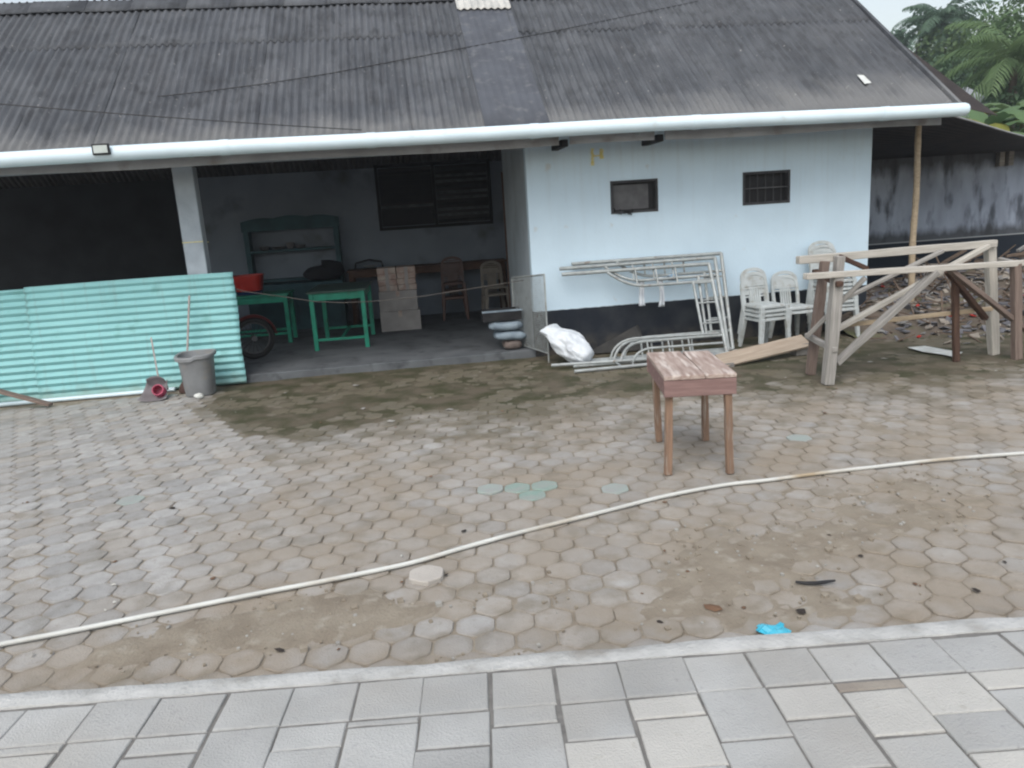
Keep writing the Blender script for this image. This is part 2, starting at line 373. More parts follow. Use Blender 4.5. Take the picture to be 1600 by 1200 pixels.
def mossy(N, L, mix, ramp, noise, src, col):
    a = N.new('ShaderNodeAttribute'); a.attribute_name = 'moss'
    mc = mix(ramp(noise(3.2, 10.), .40, .60), (.052, .052, .026), (.108, .090, .064))
    mc = mix(math_(N, L, 'MULTIPLY', ramp(noise(14.), .58, .74), .55), mc, (.14, .124, .096))
    return mix(a.outputs['Fac'], col, mc)
recolor('yard_soil', mossy)
me = bpy.data.meshes.new('yard'); me.from_pydata(V.tolist(), [], F.tolist()); me.materials.append(SOIL)
me.polygons.foreach_set('use_smooth', [True]*len(me.polygons))
at = me.attributes.new('moss', 'FLOAT', 'POINT'); at.data.foreach_set('value', np.clip(mm*1.1, 0, 1).reshape(-1).astype(np.float32))
yard = obj('yard', me); tag(yard, 'earthy yard laid with hexagonal pavers', 'yard', kind='structure')

def paver_mat(name, attr):
    mat(name, (.365, .36, .35), (.31, .305, .295), scale=9., spots=(.26, .25, .235), spot_scale=22., spot_lo=.58, spot_hi=.75, rough=.9, rnd=.15, bump=.35, bscale=90., attr=attr)
    def f(N, L, mix, ramp, noise, src, col):
        def at_(nm): a = N.new('ShaderNodeAttribute'); a.attribute_name = nm; return a.outputs['Fac']
        oi = N.new('ShaderNodeObjectInfo')
        if attr: dirt, moss, warm, rs = at_('dirt'), at_('moss'), at_('warm'), at_('tint')
        else:
            sc = N.new('ShaderNodeSeparateColor'); L.new(oi.outputs['Color'], sc.inputs[0]); dirt, moss, warm = sc.outputs; rs = oi.outputs['Random']
        wn = N.new('ShaderNodeTexWhiteNoise'); wn.noise_dimensions = '1D'; L.new(math_(N, L, 'MULTIPLY', rs, 91.7), wn.inputs['W'])
        c = mix(math_(N, L, 'MULTIPLY', ramp(wn.outputs['Value'], .55, 1.0), .45), col, (.36, .315, .26))
        edge = at_('edge')
        c = mix(math_(N, L, 'MULTIPLY', warm, math_(N, L, 'MULTIPLY', ramp(noise(1.7, 7.), .26, .62), .80)), c, (.275, .228, .172))
        e = math_(N, L, 'MULTIPLY', edge, math_(N, L, 'ADD', ramp(noise(12., 6.), .35, .65), math_(N, L, 'MULTIPLY', warm, .35)))
        c = mix(math_(N, L, 'MULTIPLY', e, .36), c, (.205, .172, .132))        # grit caught along the stone's rim
        d = math_(N, L, 'ADD', math_(N, L, 'MULTIPLY', dirt, .9), math_(N, L, 'MULTIPLY', ramp(noise(7., 8.), .4, .65), .5))
        c = mix(math_(N, L, 'MULTIPLY', ramp(d, .4, 1.15), .8), c, (.25, .212, .162))
        m_ = math_(N, L, 'ADD', moss, math_(N, L, 'MULTIPLY', ramp(noise(3.5, 8.), .35, .65), .6))
        return mix(math_(N, L, 'MULTIPLY', ramp(m_, .35, 1.15), .88), c, (.108, .094, .062))
    recolor(name, f); return MATS[name]
PAV = paver_mat('hex_paver_concrete', None); PAVF = paver_mat('hex_paver_concrete_far', 'tint')
PAVG = mat('green_stained_paver', (.225, .315, .275), (.28, .31, .285), scale=9., bump=.35, bscale=90.)
PAVG2 = mat('faint_green_paver', (.30, .345, .32), (.31, .32, .305), scale=9., bump=.35, bscale=90.)
def hexring(rad, cut):                     # pointy towards the building, corners knocked off
    P = []
    for k in range(6):
        a = math.pi/2+k*math.pi/3; c = Vector((math.cos(a), math.sin(a)))*rad
        a0 = a-math.pi/3; a1 = a+math.pi/3
        p0 = Vector((math.cos(a0), math.sin(a0)))*rad; p1 = Vector((math.cos(a1), math.sin(a1)))*rad
        P += [c+(p0-c)*cut, c+(p1-c)*cut]
    return P
def hexgeo(var):
    rad = .2/math.sqrt(3)-.0035; rr = random.Random(var)
    outer = [p*(1+rr.uniform(-.03, .010)) for p in hexring(rad, .14)]; inner = [p*.96 for p in outer]; mid = [p*.66 for p in outer]
    V = [(p.x, p.y, -.04) for p in outer]+[(p.x, p.y, -.006) for p in outer]+[(p.x, p.y, -.0006+rr.uniform(-.0006, .0006)) for p in inner]+[(p.x, p.y, rr.uniform(-.0004, .0006)) for p in mid]; n = 12; F = []
    for a in (0, n, 2*n):
        for k in range(n): F.append((a+k, a+(k+1) % n, a+n+(k+1) % n, a+n+k))
    F.append(tuple(3*n+k for k in range(n))); return V, F
EDGE = [1.]*36+[0.]*12
def with_edge(me): a = me.attributes.new('edge', 'FLOAT', 'POINT'); a.data.foreach_set('value', EDGE); return me
HG = [hexgeo(i) for i in range(6)]
HM = [with_edge(mesh('paver', v, f, PAV)) for v, f in HG]; HMG = mesh('paver', *HG[0], PAVG); HMG2 = mesh('paver', *HG[1], PAVG2)
def warm_mask(x, y):
    xs_ = np.interp(y, [-7.2, -6, -4.5, -3, -1.7, 0], [-4.2, -3.3, -3.0, -3.3, -4.2, -4.2])
    return sstep(-.25, .45, x-xs_+(fbm(x*2, y*2, 7)-.5)*.8)*np.clip(.35+1.1*fbm(x*.9, y*.9, 13), 0, 1)+.18*sstep(.45, .7, fbm(x*1.1, y*1.1, 19))
cells = []
pitch = .2; rowh = pitch*math.sqrt(3)/2
greens = [(-1.03, -5.20), (-.93, -5.05)]; greens2 = [(-1.2, -5.1), (-.32, -5.21), (1.44, -4.63), (-4.05, -4.35)]
for j in range(0, 52):
    for i in range(-62, 62):
        s_ = i*pitch+(pitch/2 if j % 2 else 0); n_ = -7.49+.125+j*rowh
        c = kerbpt(s_, n_)
        if c.x < -10 or c.x > 11 or c.y > .9 or (c.y > -.12 and c.x < 5.3): continue
        if c.y > -.35 and c.x < 5.2: continue
        px = to_px(c); infr = -20 < px[0] < 1620 and px[1] < 1110
        if not infr and (c-CAM).length > 11: continue
        cells.append(((c-CAM).length if infr else 99, c))
cells.sort(key=lambda q: q[0])
fV = []; fF = []; fT = []; fD = []; fM = []; fW = []; fE = []
for k, (dist, c) in enumerate(cells):
    mcov = float(moss_mask(np.array(c.x), np.array(c.y)))
    z = random.gauss(0, .0026)-.004*mcov; tx, ty = random.gauss(0, .010), random.gauss(0, .010)
    rz = KA+random.gauss(0, .018); v = random.randrange(6)
    M4 = Matrix.Translation((c.x+random.gauss(0, .0015), c.y+random.gauss(0, .0015), z)) @ Matrix.Rotation(rz, 4, 'Z') @ Matrix.Rotation(tx, 4, 'X') @ Matrix.Rotation(ty, 4, 'Y')
    gr = any((c.x-a)**2+(c.y-b)**2 < .011 for a, b in greens)
    gr2 = any((c.x-a)**2+(c.y-b)**2 < .011 for a, b in greens2)
    dm = float(np.clip(dirt_mask(np.array(c.x), np.array(c.y)), 0, 1)); wm = float(np.clip(warm_mask(np.array(c.x), np.array(c.y)), 0, 1))
    if k < 293 or gr or gr2:
        obj('paver', HMG if gr else HMG2 if gr2 else HM[v], yard, M4).color = (dm, mcov, wm, 1)
    else:
        o = len(fV); t = random.random()
        fV += [tuple(M4 @ Vector(q)) for q in HG[v][0]]; fF += [tuple(i_+o for i_ in f) for f in HG[v][1]]; fT += [t]*len(HG[v][0]); fD += [dm]*48; fM += [mcov]*48; fW += [wm]*48; fE += EDGE
me = mesh('paver_field', fV, fF, PAVF); 
for nm_, vals in (('tint', fT), ('dirt', fD), ('moss', fM), ('warm', fW), ('edge', fE)): me.attributes.new(nm_, 'FLOAT', 'POINT').data.foreach_set('value', vals)
tag(obj('paver_field', me, yard), kind='stuff')

# kerb and pavement ------------------------------------------------
ZP = .12
KERB = mat('kerb_concrete', (.50, .50, .485), (.38, .38, .365), scale=5., spots=(.29, .275, .25), spot_scale=5., spot_lo=.55, spot_hi=.75, bump=.5, bscale=45.)
def kerbfn(u_, v_):
    s_ = -9+15*u_; prof = [(-7.49, -.06), (-7.49, ZP-.03), (-7.497, ZP-.008), (-7.512, ZP), (-7.56, ZP+.002), (-7.602, ZP), (-7.607, ZP-.02)]
    n_, z = prof[int(round(v_*6))]
    a = float(fbm(np.array(s_*3.), np.array(n_*9.), 71, 5)-.5)
    return kerbpt(s_, n_+a*.035*(1 if n_ > -7.56 else .15), z+a*.012*(z > 0))
tag(MB().grid(420, 7, kerbfn).build('kerb', KERB, None, True), 'rough pale concrete kerb between pavement and yard', 'kerb', kind='structure')
MORT = mat('joint_sand', (.20, .193, .18), (.14, .135, .127), scale=12., bump=.4)
def sandfn(u_, v_):
    s_ = -9+15*u_; n_ = -7.6-6.4*v_**1.6; a = float(fbm(np.array(s_*9.), np.array(n_*9.), 77, 3)-.5); return kerbpt(s_, n_, ZP-.008+a*.010)
pavement = MB().grid(320, 90, sandfn).build('pavement', MORT, None, True); tag(pavement, 'stone paved walk in the foreground', 'pavement', kind='structure')
STONE = mat('grey_paving_stone', (.41, .412, .402), (.345, .347, .337), scale=3., spots=(.34, .34, .335), spot_scale=30., spot_lo=.6, spot_hi=.72, rough=.9, rnd=.11, bump=.4, bscale=110.)
STONEC = mat('cream_paving_stone', (.475, .465, .435), (.42, .41, .385), scale=3., spots=(.40, .385, .35), spot_scale=26., spot_lo=.62, spot_hi=.72, rough=.9, rnd=.05, bump=.4, bscale=110.)
STONEB = mat('brown_paving_stone', (.30, .27, .23), (.24, .21, .18), scale=6., bump=.4, bscale=90.)
def stain(N, L, mix, ramp, noise, src, col):
    return mix(math_(N, L, 'MULTIPLY', ramp(noise(1.4, 7.), .46, .70), .5), col, (.34, .32, .285))
recolor('grey_paving_stone', stain)
joints = [-2.642, -2.355, -2.094, -1.809, -1.539, -1.271, -.995, -.719, -.454, -.187, .089, .359, .624, .889, 1.164, 1.453]
joints = [joints[0]-.27*k for k in range(12, 0, -1)]+joints+[joints[-1]+.27*k for k in range(1, 7)]
second = {-2.642: [.05, .25], -2.355: [.27], -2.094: [.11, .25], -1.809: [.27], -1.539: [.145, .26], -1.271: [.04, .27], -.995: [.2], -.719: [.105, .26],
          -.454: [.22], -.187: [.13, .27], .089: [.285], .359: [.2, .27], .624: [.065, .26], .889: [.24], 1.164: [.12, .27]}
creams = {(.359, 1), (.889, 1), (-.187, 1), (-.454, 2), (1.164, 1)}
def stone(sa, sb, na, nb, m):
    gpx = .0042; d = .006; rs = random.uniform
    sa += random.gauss(0, .004); sb += random.gauss(0, .004); na += random.gauss(0, .003); c = kerbpt((sa+sb)/2, (na+nb)/2, ZP+random.gauss(0, .0016)); hx = (sb-sa)/2-gpx; hy = (na-nb)/2-gpx*1.5; n = []
    for z, ins in ((-.03, 0), (-d, 0), (-.0012, d*.5), (0, d*1.4)):
        for a, b in ((-1, -1), (1, -1), (1, 1), (-1, 1)): n.append((a*(hx-ins), b*(hy-ins), z))
    F = [(r*4+k, r*4+(k+1) % 4, r*4+4+(k+1) % 4, r*4+4+k) for r in range(3) for k in range(4)]+[(12, 13, 14, 15)]
    M4 = Matrix.Translation(c) @ Matrix.Rotation(KA+random.gauss(0, .006), 4, 'Z') @ Matrix.Rotation(random.gauss(0, .004), 4, 'X') @ Matrix.Rotation(random.gauss(0, .004), 4, 'Y')
    return n, F, M4, m
cnt = 0; rV = []; rF = []
for a, b in zip(joints[:-1], joints[1:]):
    ka = round(a, 3); n_ = -7.617; seq = [.25]+second.get(ka, [random.choice([.11, .2, .26, .27])])
    while sum(seq) < 3.2: seq.append(random.choice([.26, .27, .25, .2, .13]))
    for k, l_ in enumerate(seq):
        m = STONEC if (ka, k) in creams else STONEB if (ka == .624 and k == 1) else (STONEC if k > 1 and random.random() < .08 else STONE)
        V, F, M4, m = stone(a, b, n_, n_-l_, m)
        if cnt < 290 and k < 9 and -4.6 < a < 2.4:
            me = mesh('paving_stone', V, F, m); obj('paving_stone', me, pavement, M4); cnt += 1
        else:
            o = len(rV); rV += [tuple(M4 @ Vector(q)) for q in V]; rF += [tuple(i_+o for i_ in f) for f in F]
        n_ -= l_
tag(obj('paving_stone_field', mesh('paving_stone_field', rV, rF, STONE), pavement), kind='stuff')

# ------------------------------------------------------------------ the long building
bld = empty('long_building', (0, 2.4, 0), 'long low white building with dark corrugated roof and open bays', 'building')
def wallx(name, x0, x1, z0, z1, y0, y1, holes, m, parent):
    xs = sorted({x0, x1}|{h[0] for h in holes}|{h[1] for h in holes}); zs = sorted({z0, z1}|{h[2] for h in holes}|{h[3] for h in holes}); b = MB()
    def hole(i, j):
        if i < 0 or j < 0 or i >= len(xs)-1 or j >= len(zs)-1: return True
        cx, cz = (xs[i]+xs[i+1])/2, (zs[j]+zs[j+1])/2
        return any(h[0] < cx < h[1] and h[2] < cz < h[3] for h in holes)
    for i in range(len(xs)-1):
        for j in range(len(zs)-1):
            if hole(i, j): continue
            a, c, d, e = xs[i], xs[i+1], zs[j], zs[j+1]
            b.add([(a, y0, d), (c, y0, d), (c, y0, e), (a, y0, e)], [(0, 1, 2, 3)]); b.add([(a, y1, d), (c, y1, d), (c, y1, e), (a, y1, e)], [(3, 2, 1, 0)])
            if hole(i-1, j): b.add([(a, y0, d), (a, y0, e), (a, y1, e), (a, y1, d)], [(0, 1, 2, 3)])
            if hole(i+1, j): b.add([(c, y0, d), (c, y0, e), (c, y1, e), (c, y1, d)], [(3, 2, 1, 0)])
            if hole(i, j-1): b.add([(a, y0, d), (c, y0, d), (c, y1, d), (a, y1, d)], [(3, 2, 1, 0)])
            if hole(i, j+1): b.add([(a, y0, e), (c, y0, e), (c, y1, e), (a, y1, e)], [(0, 1, 2, 3)])
    return b.build(name, m, parent)
W1 = (1.135, 1.80, 1.867, 2.305); W2 = (3.015, 3.71, 1.867, 2.315)
wallx('wall', 0, 4.92, -.05, 3.42, 0, .14, [W1, W2], WALL, bld)
GAB = mat('gable_paint', (.60, .63, .64), (.5, .52, .53), scale=2.)
def gable(x0, x1):
    P = [(.142, -.05), (5.04, -.05), (5.04, 2.95), (2.2, 5.0), (.142, 3.5)]
    V = [(x0, y, z) for y, z in P]+[(x1, y, z) for y, z in P]; n = 5
    return MB().add(V, [tuple(range(n-1, -1, -1)), tuple(range(n, 2*n))]+[(k, (k+1) % n, n+(k+1) % n, n+k) for k in range(n)])
gable(4.78, 4.92).build('gable_wall', GAB, bld)
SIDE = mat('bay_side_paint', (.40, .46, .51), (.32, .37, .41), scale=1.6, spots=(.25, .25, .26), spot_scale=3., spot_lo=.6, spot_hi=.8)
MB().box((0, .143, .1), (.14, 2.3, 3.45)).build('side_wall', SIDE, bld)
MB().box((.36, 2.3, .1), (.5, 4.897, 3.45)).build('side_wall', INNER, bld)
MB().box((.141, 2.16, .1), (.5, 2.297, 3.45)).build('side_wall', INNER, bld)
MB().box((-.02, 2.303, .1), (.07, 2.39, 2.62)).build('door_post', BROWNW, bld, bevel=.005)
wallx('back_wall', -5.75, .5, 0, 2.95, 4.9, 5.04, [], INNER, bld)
wallx('back_wall', -11, -5.753, 0, 2.95, 4.9, 5.04, [], SHADEW, bld)
MB().box((-11, 0, -.05), (-.003, 4.895, .1)).build('floor_slab', CONC, bld, bevel=.012)
MB().box((-11, .02, 2.80), (-.003, .16, 3.3)).build('lintel_beam', PILL, bld)
def pillar(x0, x1, y0, y1): return MB().box((x0, y0, .1), (x1, y1, 2.797)).build('pillar', PILL, bld, bevel=.012)
pillar(-4.475, -4.225, .085, .31)
pillar(-9.2, -8.95, .085, .31)
MB().box((-4.49, .30, 1.845), (-4.21, .325, 1.86)).build('tie_string', YEL, bld)
# yellow tape on the pillar
MB().box((-4.48, .079, 1.86), (-4.22, .084, 1.872)).build('tape', YEL, bld)

# front windows
WF = mat('window_frame_paint', (.06, .06, .065), (.04, .04, .042), scale=6.)
PANEL = mat('grey_fibre_panel', (.13, .13, .135), (.09, .09, .095), scale=7.)
for k, (a, c, d, e) in enumerate((W1, W2)):
    b = MB(); t = .035
    b.box((a+.002, -.012, d+.002), (a+t, .10, e-.002)); b.box((c-t, -.012, d+.002), (c-.002, .10, e-.002))
    b.box((a+t, -.010, e-t), (c-t, .10, e-.003)); b.box((a+t, -.010, d+.003), (c-t, .10, d+t))
    wn = b.build('window', WF, bld, bevel=.003)
    if k == 0:
        MB().box((a+.05, .055, d+.05), (c-.12, .065, e-.06)).build('panel', PANEL, wn)
        MB().box((a+t, .075, d+t), (c-t, .09, e-t)).build('backing', BLACK, wn)
        b = MB()
        for i in range(9):
            p = Vector((a+.05+i*.03+random.uniform(-.01, .01), -.02, d+.02+random.uniform(-.02, .02))); b.bar(p, p+Vector((random.uniform(-.07, .07), -.02, random.uniform(-.05, .05))), .012, .012)
        b.build('nest_debris', DARKW, wn)
    else:
        MB().box((a+t, .085, d+t), (c-t, .10, e-t)).build('backing', BLACK, wn)
        for i in range(5):
            x = a+(c-a)*(i+1)/6; MB().tube([(x, .03, d+t), (x, .03, e-t)], .007, 8).build('bar', WF, wn)
        MB().box((a+t, .020, (d+e)/2-.006), (c-t, .036, (d+e)/2+.006)).build('bar', PANEL, wn)
# louvred window at the back of the bay
lw = MB(); lw.box((-2.10, 4.86, 1.78), (-2.04, 4.898, 3.0)); lw.box((.04, 4.86, 1.78), (.10, 4.898, 3.0)); lw.box((-1.03, 4.86, 1.84), (-.97, 4.898, 2.94))
lw.box((-2.04, 4.86, 1.78), (.04, 4.898, 1.84)); lw.box((-2.04, 4.86, 2.94), (.04, 4.898, 3.0)); lw = lw.build('window', DARKW, bld)
LOUVP = mat('pale_louvre_slat', (.13, .145, .155), (.06, .068, .075), rough=.5, scale=6.)
LOUV = mat('louvre_slat', (.03, .036, .042), (.018, .022, .026), scale=7., rough=.5)
for s_ in range(2):
    x0 = -2.035+s_*1.07
    MB().box((x0, 4.885, 1.85), (x0+1.0, 4.895, 2.93)).build('backing', BLACK, lw)
    for i in range(10):
        z = 1.90+i*.105; b = MB()
        if s_ == 0 and i not in (3, 9): b.box((x0, 4.872, z-.045), (x0+1.0, 4.882, z+.055))
        else: b.obox((x0+.5, 4.868, z), (1.0, 0, 0), (0, .03, -.045), (0, .006, .004))
        b.build('slat', (LOUVP if i % 3 else LOUV) if s_ else (LOUVP if i == 3 else DARKW), lw)

# yellow paint strokes under the eave
b = MB()
for x, z0, z1, wd in ((.905, 2.52, 2.74, .045), (1.03, 2.60, 2.73, .05)):
    n = 9
    L_ = [(x-wd/2+random.uniform(-.008, .008), -.003, z0+(z1-z0)*i/(n-1)) for i in range(n)]; R_ = [(x+wd/2+random.uniform(-.008, .008), -.003, z0+(z1-z0)*i/(n-1)) for i in range(n)]
    b.add(L_+R_, [(i, n+i, n+i+1, i+1) for i in range(n-1)])
b.add([(.92, -.003, 2.63), (1.01, -.003, 2.635), (1.01, -.003, 2.655), (.92, -.003, 2.65)], [(0, 1, 2, 3)])
b.build('paint_stroke', YEL, bld)

# roof -------------------------------------------------------------
b = MB()
for y in (-.55, .3, 1.15, 2.05): b.bar((-11, y, roofz(y)-.075), (5.5, y, roofz(y)-.075), .06, .08, upv=(0, -SL, 1))
for x in np.arange(-10.5, 5.6, 1.32): b.bar((x, -.58, roofz(-.58)-.20), (x, 2.15, roofz(2.15)-.20), .06, .14, upv=(0, -SL, 1))
roof = b.build('roof', DARKW, bld)
PW = .1; AMP = .020
def sheet_mesh(width, y0, y1, m, amp=AMP, sgn=1, lift=0, seed=0):
    nw = max(2, int(round(width/PW))); nu = nw*8+1; nv = 9; b = MB()
    def fn(u_, v_):
        x = width*u_; y = y0+(y1-y0)*v_
        zz = roofz(y) if sgn > 0 else roofz(2.2)-(y-2.2)*SL
        return (x, y, zz+lift+amp*math.cos(2*math.pi*x/PW)+.004*math.sin(9*v_+seed)+.003*math.sin(5*u_+2*seed))
    b.grid(nu, nv, fn); me = b.mesh('roof_sheet', m, True)
    me.polygons.foreach_set('use_smooth', [True]*len(me.polygons)); return me
low = [sheet_mesh(.95, -.86, 1.24, ROOF, seed=i) for i in range(3)]; top = [sheet_mesh(.95, 1.12, 2.22, ROOF, lift=.010, seed=i+4) for i in range(3)]
back = sheet_mesh(.95, 2.18, 5.7, ROOF, sgn=-1, lift=.02)
def put(me, x, dz=0):
    o = obj('roof_sheet', me, roof, Matrix.Translation((x, 0, dz))); s_ = o.modifiers.new('thick', 'SOLIDIFY'); s_.thickness = .006; s_.offset = -1; return o
xs = []; x = 5.56-.95
k = 0
while x > -11.5:
    xs.append(x); x -= .9
    if -.2 < x+.9 < .75: x = -.60-.91       # leave the narrow strip
for k, x in enumerate(xs):
    put(low[k % 3], x, .004*(k % 2)+random.uniform(-.002, .002)); put(top[(k+1) % 3], x, .004*(k % 2)); put(back, x, .004*(k % 2))
gapx = [x for x in xs if x > -.5][-1] if [x for x in xs if x > -.5] else 0
SW = gapx+.08-(-.60)
strip = sheet_mesh(max(SW, .4), -.86, 1.75, ROOFS, amp=.005, lift=.028); o = put(strip, -.60)
sk = sheet_mesh(max(SW, .4), 1.66, 2.14, SKYL, amp=.012, lift=.062); o = put(sk, -.60); o['label'] = 'small pale skylight sheet near the ridge'
put(sheet_mesh(max(SW, .4), 2.18, 5.7, ROOF, sgn=-1, lift=.02), -.60)
# ridge caps
RZ = roofz(2.2)
x = -11.3; k = 0
while x < 5.5:
    L_ = min(.74, 5.58-x); b = MB(); lift = .035+.010*(k % 2)
    P = [(1.93, RZ-.27*SL+.01), (2.08, RZ-.12*SL+.012), (2.16, RZ-.02), (2.2, RZ+.012), (2.24, RZ-.02), (2.32, RZ-.12*SL+.012), (2.47, RZ-.27*SL+.01)]
    V = [(x+dx, y, z+lift) for dx in (0, L_) for y, z in P]; n = len(P)
    b.add(V, [(i, n+i, n+i+1, i+1) for i in range(n-1)]); o = b.build('ridge_cap', ROOF, roof, True)
    s_ = o.modifiers.new('thick', 'SOLIDIFY'); s_.thickness = .012; s_.offset = -1
    x += .68; k += 1
# verge flashing on the right slope edge
b = MB()
b.bar((5.565, -.86, roofz(-.86)+.02), (5.565, 2.2, roofz(2.2)+.02), .05, .07, upv=(0, -SL, 1)); b.build('verge_board', ROOF, roof, bevel=.004)
b = MB(); P = [(5.60, 1.0, roofz(1.0)-.02), (5.60, -.80, roofz(-.80)-.03), (6.25, -.70, 2.83), (6.1, -.3, 3.05)]
b.add(P+[(x, y, z-.01) for x, y, z in P], [(0, 1, 2, 3), (7, 6, 5, 4), (0, 4, 5, 1), (1, 5, 6, 2), (2, 6, 7, 3), (3, 7, 4, 0)]); b.build('verge_apron', RUST, roof)
# gutter pipe, fascia, rafter ends
b = MB(); GY, GZ = -.90, 2.905
def gsag(x): return .006*math.sin(x*1.1)+.008*math.sin(x*.37+1)
pts = [(x, GY, GZ+gsag(x)) for x in np.arange(-11, 5.58, .3)]+[(5.60, GY, GZ), (5.64, GY, GZ)]
b.tube(pts, [.083]*(len(pts)-1)+[.070], 24); gut = b.build('gutter_pipe', PVC, bld, True)
for x in (-8.2, -6.9, -3.6, -1.95, -.02, 2.0, 4.5):
    b = MB(); b.tube([(x-.05, GY, GZ+gsag(x)), (x+.05, GY, GZ+gsag(x))], .0875, 24, caps=True); b.build('pipe_sleeve', PVC, gut, True)
for x in np.arange(-10.6, 5.5, 1.32): MB().tube([(x, GY, GZ-.083+gsag(x)), (x, GY+.03, GZ-.09), (x, -.625, GZ-.05)], .008, 6).build('strap', STEEL, gut)
def fas(name, x0, x1): 
    n = 24; b = MB()
    b.grid(n, 2, lambda u_, v_: (x0+(x1-x0)*u_, -.622, 2.75+.012*math.sin((x0+(x1-x0)*u_)*1.7)+v_*.23)); o = b.build(name, FASC, bld)
    s_ = o.modifiers.new('t', 'SOLIDIFY'); s_.thickness = .025; s_.offset = -1
fas('fascia_board', -11, .33); fas('fascia_board', .47, 1.56); fas('fascia_board', 1.70, 5.50)
for x in (.40, 1.63): MB().box((x-.045, -.635, 2.735), (x+.045, .0-.002, 2.82)).build('rafter_end', DARKW, bld, bevel=.006)
MB().box((-11, -.594, 2.985), (5.5, -.02, 2.995)).build('soffit', FASC, bld)
# flood light clipped on the gutter
fl = empty('flood_lamp', (-4.9, -1.0, 2.95), 'small square flood lamp clipped to the gutter pipe above the teal sheets', 'lamp')
MB().box((-4.985, -1.02, 2.885), (-4.80, -.985, 3.005)).build('housing', BLACK, fl, bevel=.008)
GLASS = mat('lamp_glass', (.55, .6, .58), (.45, .5, .48), rough=.2, spec=.5, bump=0)
MB().box((-4.965, -1.026, 2.905), (-4.82, -1.021, 2.985)).build('lens', GLASS, fl)
MB().box((-4.90, -.984, 2.93), (-4.88, -.975, 2.96)).build('bracket', BLACK, fl)
# white scrap on roof
p = onroof(1350, 125, .03); b = MB(); b.add([p+Vector((-.05, -.10, -.06)), p+Vector((.06, -.08, -.05)), p+Vector((.05, .09, .075)), p+Vector((-.04, .10, .085))], [(0, 1, 2, 3)])
o = b.build('plastic_scrap', PAPER); s_ = o.modifiers.new('t', 'SOLIDIFY'); s_.thickness = .004; tag(o, 'small white plastic scrap lying on the roof slope', 'scrap')
# cables
b = MB(); A = Vector((-12.5, -1.9, 4.45)); B = Vector((-2.05, -.82, 3.03)); P = [A.lerp(B, t)-Vector((0, 0, .45*4*t*(1-t)*.25)) for t in np.linspace(0, 1, 30)]
tag(b.tube(P, .006, 6).build('overhead_cable', CABLE, None, True), 'black cable sloping down to the gutter over the open bay', 'cable')
P = [onroof(u, v, .03) for u, v in ((246, 151), (320, 143), (420, 130), (520, 114), (620, 95), (740, 72), (860, 50), (980, 25), (1090, 2))]
tag(MB().tube(P, .006, 6).build('roof_cable', CABLE, None, True), 'black cable lying diagonally across the corrugated roof', 'cable')

# ------------------------------------------------------------------ inside the open bay
FZ = .1
# green tables
def table(name, loc, rz, lx, ly, h, label, top_m, leg_m, lw_=.065, st=True, apr=.11):
    t = empty(name, loc, label, 'table', rz=rz)
    def part(n, b, m): 
        o = b.build(n, m, None, bevel=.004); o.parent = t; return o
    part('table_top', MB().box((-.03, -.03, h-.03), (lx+.03, ly+.03, h)), top_m)
    for x in (0, lx-lw_):
        for y in (0, ly-lw_): part('leg', MB().box((x, y, 0), (x+lw_, y+lw_, h-.033)), leg_m)
    part('apron', MB().box((lw_, .012, h-.033-apr), (lx-lw_, .034, h-.034)), leg_m); part('apron', MB().box((lw_, ly-.034, h-.033-apr), (lx-lw_, ly-.012, h-.034)), leg_m)
    for x in (.012, lx-.034): part('apron', MB().box((x, lw_, h-.033-apr), (x+.022, ly-lw_, h-.034)), leg_m)
    if st:
        for y in (.02, ly-.05): part('stretcher', MB().box((lw_, y, .14), (lx-lw_, y+.03, .18)), leg_m)
        part('stretcher', MB().box((lx/2-.02, .05, .142), (lx/2+.02, ly-.05, .178)), leg_m)
    return t
table('green_table', (-3.17, 1.50, FZ), -.035, .83, 1.35, .90, 'green wooden table with empty top in the open bay, nearer the boxes', GREEND, GREENW)
table('green_table', (-5.6, 2.66, FZ), -.02, 1.95, .62, .82, 'green wooden table with a red tub, half behind the teal sheets', GREENW, GREENW)
# red tub on a navy tray
t = empty('red_tub', (-4.28, 2.95, .923), 'red plastic tub standing on the green table behind the teal sheets', 'tub')
MB().lathe([(.15, .05), (.20, .06), (.235, .30), (.245, .30), (.245, .315), (.225, .315), (.19, .07)], (-4.28, 2.95, .921), 28, 4).build('tub_body', RED, t, True)
MB().lathe([(.19, .001), (.21, .048), (.15, .049)], (-4.28, 2.95, .921), 28, 4).build('foot_tray', NAVY, t, True)
# blue-green hutch
h = empty('hutch_cabinet', (-3.73, 4.6, FZ), 'blue-green open hutch cabinet against the back wall of the bay', 'cabinet')
MB().box((-4.58, 4.20, FZ), (-2.86, 4.89, .95)).build('base_cupboard', BLUEW, h, bevel=.006)
for x in (-4.15, -3.30): MB().box((x-.38, 4.185, .2), (x+.38, 4.199, .88)).build('door', BLUEW, h, bevel=.004)
for x in (-4.58, -2.95): MB().box((x, 4.58, .952), (x+.09, 4.89, 2.0)).build('side_post', BLUEW, h, bevel=.005)
for z in (1.0, 1.545): MB().box((-4.488, 4.58, z-.02), (-2.952, 4.88, z+.02)).build('shelf', BLUEW, h)
b = MB(); n = 40; P = []
for i in range(n):
    u_ = i/(n-1); P.append((-4.60+1.77*u_, 2.10+.03*abs(math.sin(u_*math.pi*3))+.05*math.sin(u_*math.pi)))
V = [(x, y, z) for y in (4.56, 4.579) for x, z in P]+[(x, y, 1.92) for y in (4.56, 4.579) for x, z in P]; F = []
for i in range(n-1): F += [(2*n+i, 2*n+i+1, i+1, i), (3*n+i, n+i, n+i+1, 3*n+i+1), (i, i+1, n+i+1, n+i), (2*n+i, 3*n+i, 3*n+i+1, 2*n+i+1)]
b.add(V, F).build('crest_board', BLUEW, h)
